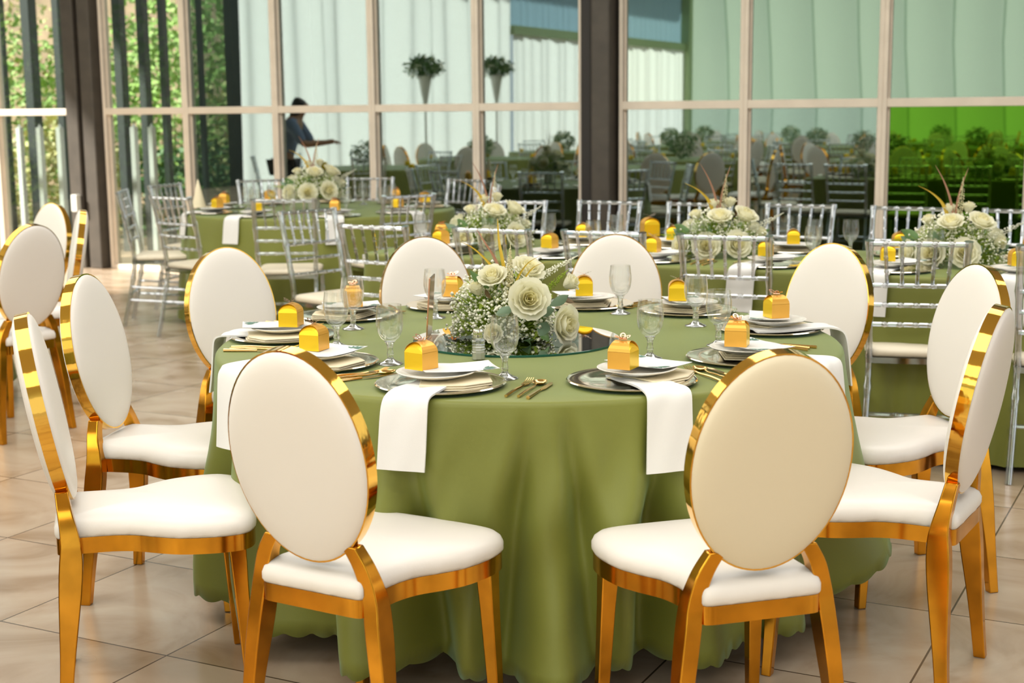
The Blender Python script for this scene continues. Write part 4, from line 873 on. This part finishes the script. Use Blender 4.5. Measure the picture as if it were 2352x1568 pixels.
# ------------------------------------------------------------------ rest of the hall: out of the frame, seen as reflections in the glass wall
g1 = gold_chair_single(); c1_ = chiavari_single()
GR = Proto(g1.build('banquet_chair', ['leather', 'gold'], angle=50)); CR = Proto(c1_.build('chiavari_chair', ['acrylic', 'cushion_cream'], angle=50))
rcl = cloth_mesh(circle(0.925), 0.03, wavy(13, 0.022, 0.7), 200, flare=0.05).build('tablecloth', 'cloth', angle=75); RCL = Proto(rcl)
box1 = MB().box((0, 0, 0.03), (0.06, 0.06, 0.06)); BR = Proto(box1.build('favour_box', 'foil', bevel=0.012))
vz = MB(); rr = random.Random(31)
for _ in range(500):
    d = Vector((rr.gauss(0, 1), rr.gauss(0, 1), rr.gauss(0, 1))).normalized() * rr.uniform(0.6, 1.0); p = Vector((d.x * 0.2, d.y * 0.2, 0.17 + d.z * 0.16)); t = Vector((rr.uniform(-1, 1), rr.uniform(-1, 1), rr.uniform(-1, 1))).normalized(); s = t.orthogonal().normalized()
    vz.add([p, p + t * 0.03 + s * 0.012, p + t * 0.06, p + t * 0.03 - s * 0.012], [(0, 1, 2, 3)], 1 if rr.random() < 0.25 else 0)
FR = Proto(vz.build('flower_centrepiece', ['leaf', 'petal'], smooth=False))
REF = 'seen only as a reflection in the window glass'
k = 0
for (u, v, kind) in ((-4.1, 1.6, 'g'), (-6.9, 1.9, 'c'), (-9.9, 2.2, 'g'), (-5.2, -1.6, 'c'), (-8.0, -1.3, 'g'), (-10.15, -1.2, 'c'), (-4.0, -4.6, 'c'), (-6.8, -4.8, 'g'), (-9.6, -4.8, 'c'), (-5.2, -7.9, 'g'), (-8.2, -8.0, 'c'), (-10.15, -8.3, 'g'), (-9.7, 5.6, 'c')):
    p = W(u, v); RCL.put((p.x, p.y, 0), k * 0.7, 'olive round tablecloth of the hall, ' + REF, 'tablecloth', 'reflected tablecloths')
    FR.put((p.x, p.y, TZ), k, 'green table flowers of the hall, ' + REF, 'flowers', 'reflected table flowers')
    for j in range(8):
        a = 2 * PI * j / 8 + k * 0.37; q = Vector((math.cos(a), math.sin(a)))
        if kind == 'g': GR.put((p.x + q.x * 1.40, p.y + q.y * 1.40, 0), math.atan2(-q.y, -q.x) - PI / 2, 'white oval-back chair of the hall, ' + REF, 'chair', 'reflected oval-back chairs')
        else: CR.put((p.x + q.x * 1.40, p.y + q.y * 1.40, 0), math.atan2(-q.y, -q.x) - PI / 2, 'clear chiavari chair of the hall, ' + REF, 'chair', 'reflected chiavari chairs')
        if j % 2 == 0: BR.put((p.x + q.x * 0.75, p.y + q.y * 0.75, TZ), a, 'gold favour box of the hall, ' + REF, 'box', 'reflected favour boxes')
    k += 1
def stand(u, v, h, label):
    r = root('flower_stand', W(u, v)); MB().lathe([(0, 0), (0.16, 0), (0.16, 0.02), (0.02, 0.03), (0.015, h - 0.55), (0.03, h - 0.5), (0.10, h - 0.12), (0.13, h - 0.08), (0, h - 0.1)], 20).build('vase', 'white_vase', r)
    mb = MB(); r_ = random.Random(int(-u * 10))
    for _ in range(500):
        d = Vector((r_.gauss(0, 1), r_.gauss(0, 1), r_.gauss(0, 1))).normalized() * r_.uniform(0.5, 1.0); p = Vector((d.x * 0.27, d.y * 0.27, h + 0.05 + d.z * 0.18)); t = Vector((r_.uniform(-1, 1), r_.uniform(-1, 1), r_.uniform(-1, 1))).normalized(); s = t.orthogonal().normalized()
        mb.add([p, p + t * 0.05 + s * 0.02, p + t * 0.10, p + t * 0.05 - s * 0.02], [(0, 1, 2, 3)], 1 if r_.random() < 0.15 else 0)
    mb.build('foliage', ['leaf', 'petal'], r, smooth=False); tag(r, label, 'flower stand', 'reflected flower stands')
stand(-10.9, 20.68 - 18.6, 2.05, 'tall white flower stand reflected left of the middle mullion')
stand(-10.9, 20.68 - 20.9, 2.10, 'tall white flower stand reflected right of the middle mullion')
# person bending forward, seen in the reflection
def person(u, v):
    r = root('person', W(u, v))
    def skin(name, verts, edges, rad, m, par, rt=0, sub=2):
        me = bpy.data.meshes.new(name); me.from_pydata(verts, edges, []); me.materials.append(M[m]); o = bpy.data.objects.new(name, me); COL.objects.link(o); o.parent = par
        sk = o.modifiers.new('skin', 'SKIN'); sk.use_smooth_shade = True
        for i, d in enumerate(me.skin_vertices[0].data): d.radius = (rad[i] if isinstance(rad[i], tuple) else (rad[i], rad[i])); d.use_root = (i == rt)
        s = o.modifiers.new('sub', 'SUBSURF'); s.levels = s.render_levels = sub; return o
    V = [(0, 0, 0.92), (0, 0.03, 1.10), (0, 0.12, 1.30), (0, 0.17, 1.40), (0, 0.22, 1.47), (0, 0.27, 1.56), (-0.19, 0.13, 1.33), (-0.25, 0.28, 1.10), (-0.14, 0.48, 1.12), (0.19, 0.13, 1.33), (0.26, 0.28, 1.10), (0.14, 0.48, 1.12),
         (-0.10, 0, 0.86), (-0.11, 0.05, 0.48), (-0.11, -0.02, 0.07), (0.10, 0, 0.86), (0.11, 0.03, 0.48), (0.11, -0.03, 0.07), (-0.11, 0.12, 0.035), (0.11, 0.11, 0.035), (-0.10, 0.55, 1.13), (0.10, 0.55, 1.13)]
    E_ = [(0, 1), (1, 2), (2, 3), (3, 4), (4, 5), (2, 6), (6, 7), (7, 8), (2, 9), (9, 10), (10, 11), (0, 12), (12, 13), (13, 14), (0, 15), (15, 16), (16, 17), (14, 18), (17, 19), (8, 20), (11, 21)]
    rad = [(0.15, 0.11), (0.135, 0.10), (0.15, 0.10), 0.06, 0.055, 0.085, 0.058, 0.042, 0.028, 0.058, 0.042, 0.028, 0.085, 0.058, 0.038, 0.085, 0.058, 0.038, 0.035, 0.035, 0.030, 0.030]
    body = skin('body', V, E_, rad, 'skin', r)
    skin('hair', [(0, 0.23, 1.60), (0, 0.18, 1.52), (0, 0.14, 1.38), (0, 0.12, 1.28)], [(0, 1), (1, 2), (2, 3)], [0.095, 0.09, 0.075, 0.04], 'hair', r)
    skin('shirt', [(0, 0, 0.94), (0, 0.03, 1.10), (0, 0.12, 1.31), (-0.19, 0.13, 1.33), (-0.25, 0.27, 1.11), (0.19, 0.13, 1.33), (0.26, 0.27, 1.11)], [(0, 1), (1, 2), (2, 3), (3, 4), (2, 5), (5, 6)], [(0.175, 0.13), (0.155, 0.12), (0.17, 0.12), 0.075, 0.055, 0.075, 0.055], 'shirt_blue', r)
    skin('trousers', [(0, 0, 0.95), (-0.10, 0, 0.86), (-0.11, 0.05, 0.48), (-0.11, -0.02, 0.10), (0.10, 0, 0.86), (0.11, 0.03, 0.48), (0.11, -0.03, 0.10)], [(0, 1), (1, 2), (2, 3), (0, 4), (4, 5), (5, 6)], [(0.16, 0.12), 0.10, 0.072, 0.055, 0.10, 0.072, 0.055], 'trousers', r)
    for s in (-1, 1):
        for q in range(4): MB().tube([(s * 0.10 + (q - 1.5) * 0.017, 0.56, 1.13), (s * 0.10 + (q - 1.5) * 0.019, 0.60, 1.12), (s * 0.10 + (q - 1.5) * 0.018, 0.625 - abs(q - 1.5) * 0.006, 1.10)], [0.009, 0.008, 0.006], 6).build('finger', 'skin', body)
    tag(r, 'dark-haired person in a grey-blue shirt leaning forward, reflected in the glass', 'person')
    r.rotation_euler = (0, 0, -A27 - 2.0)
person(-9.4, 7.75)
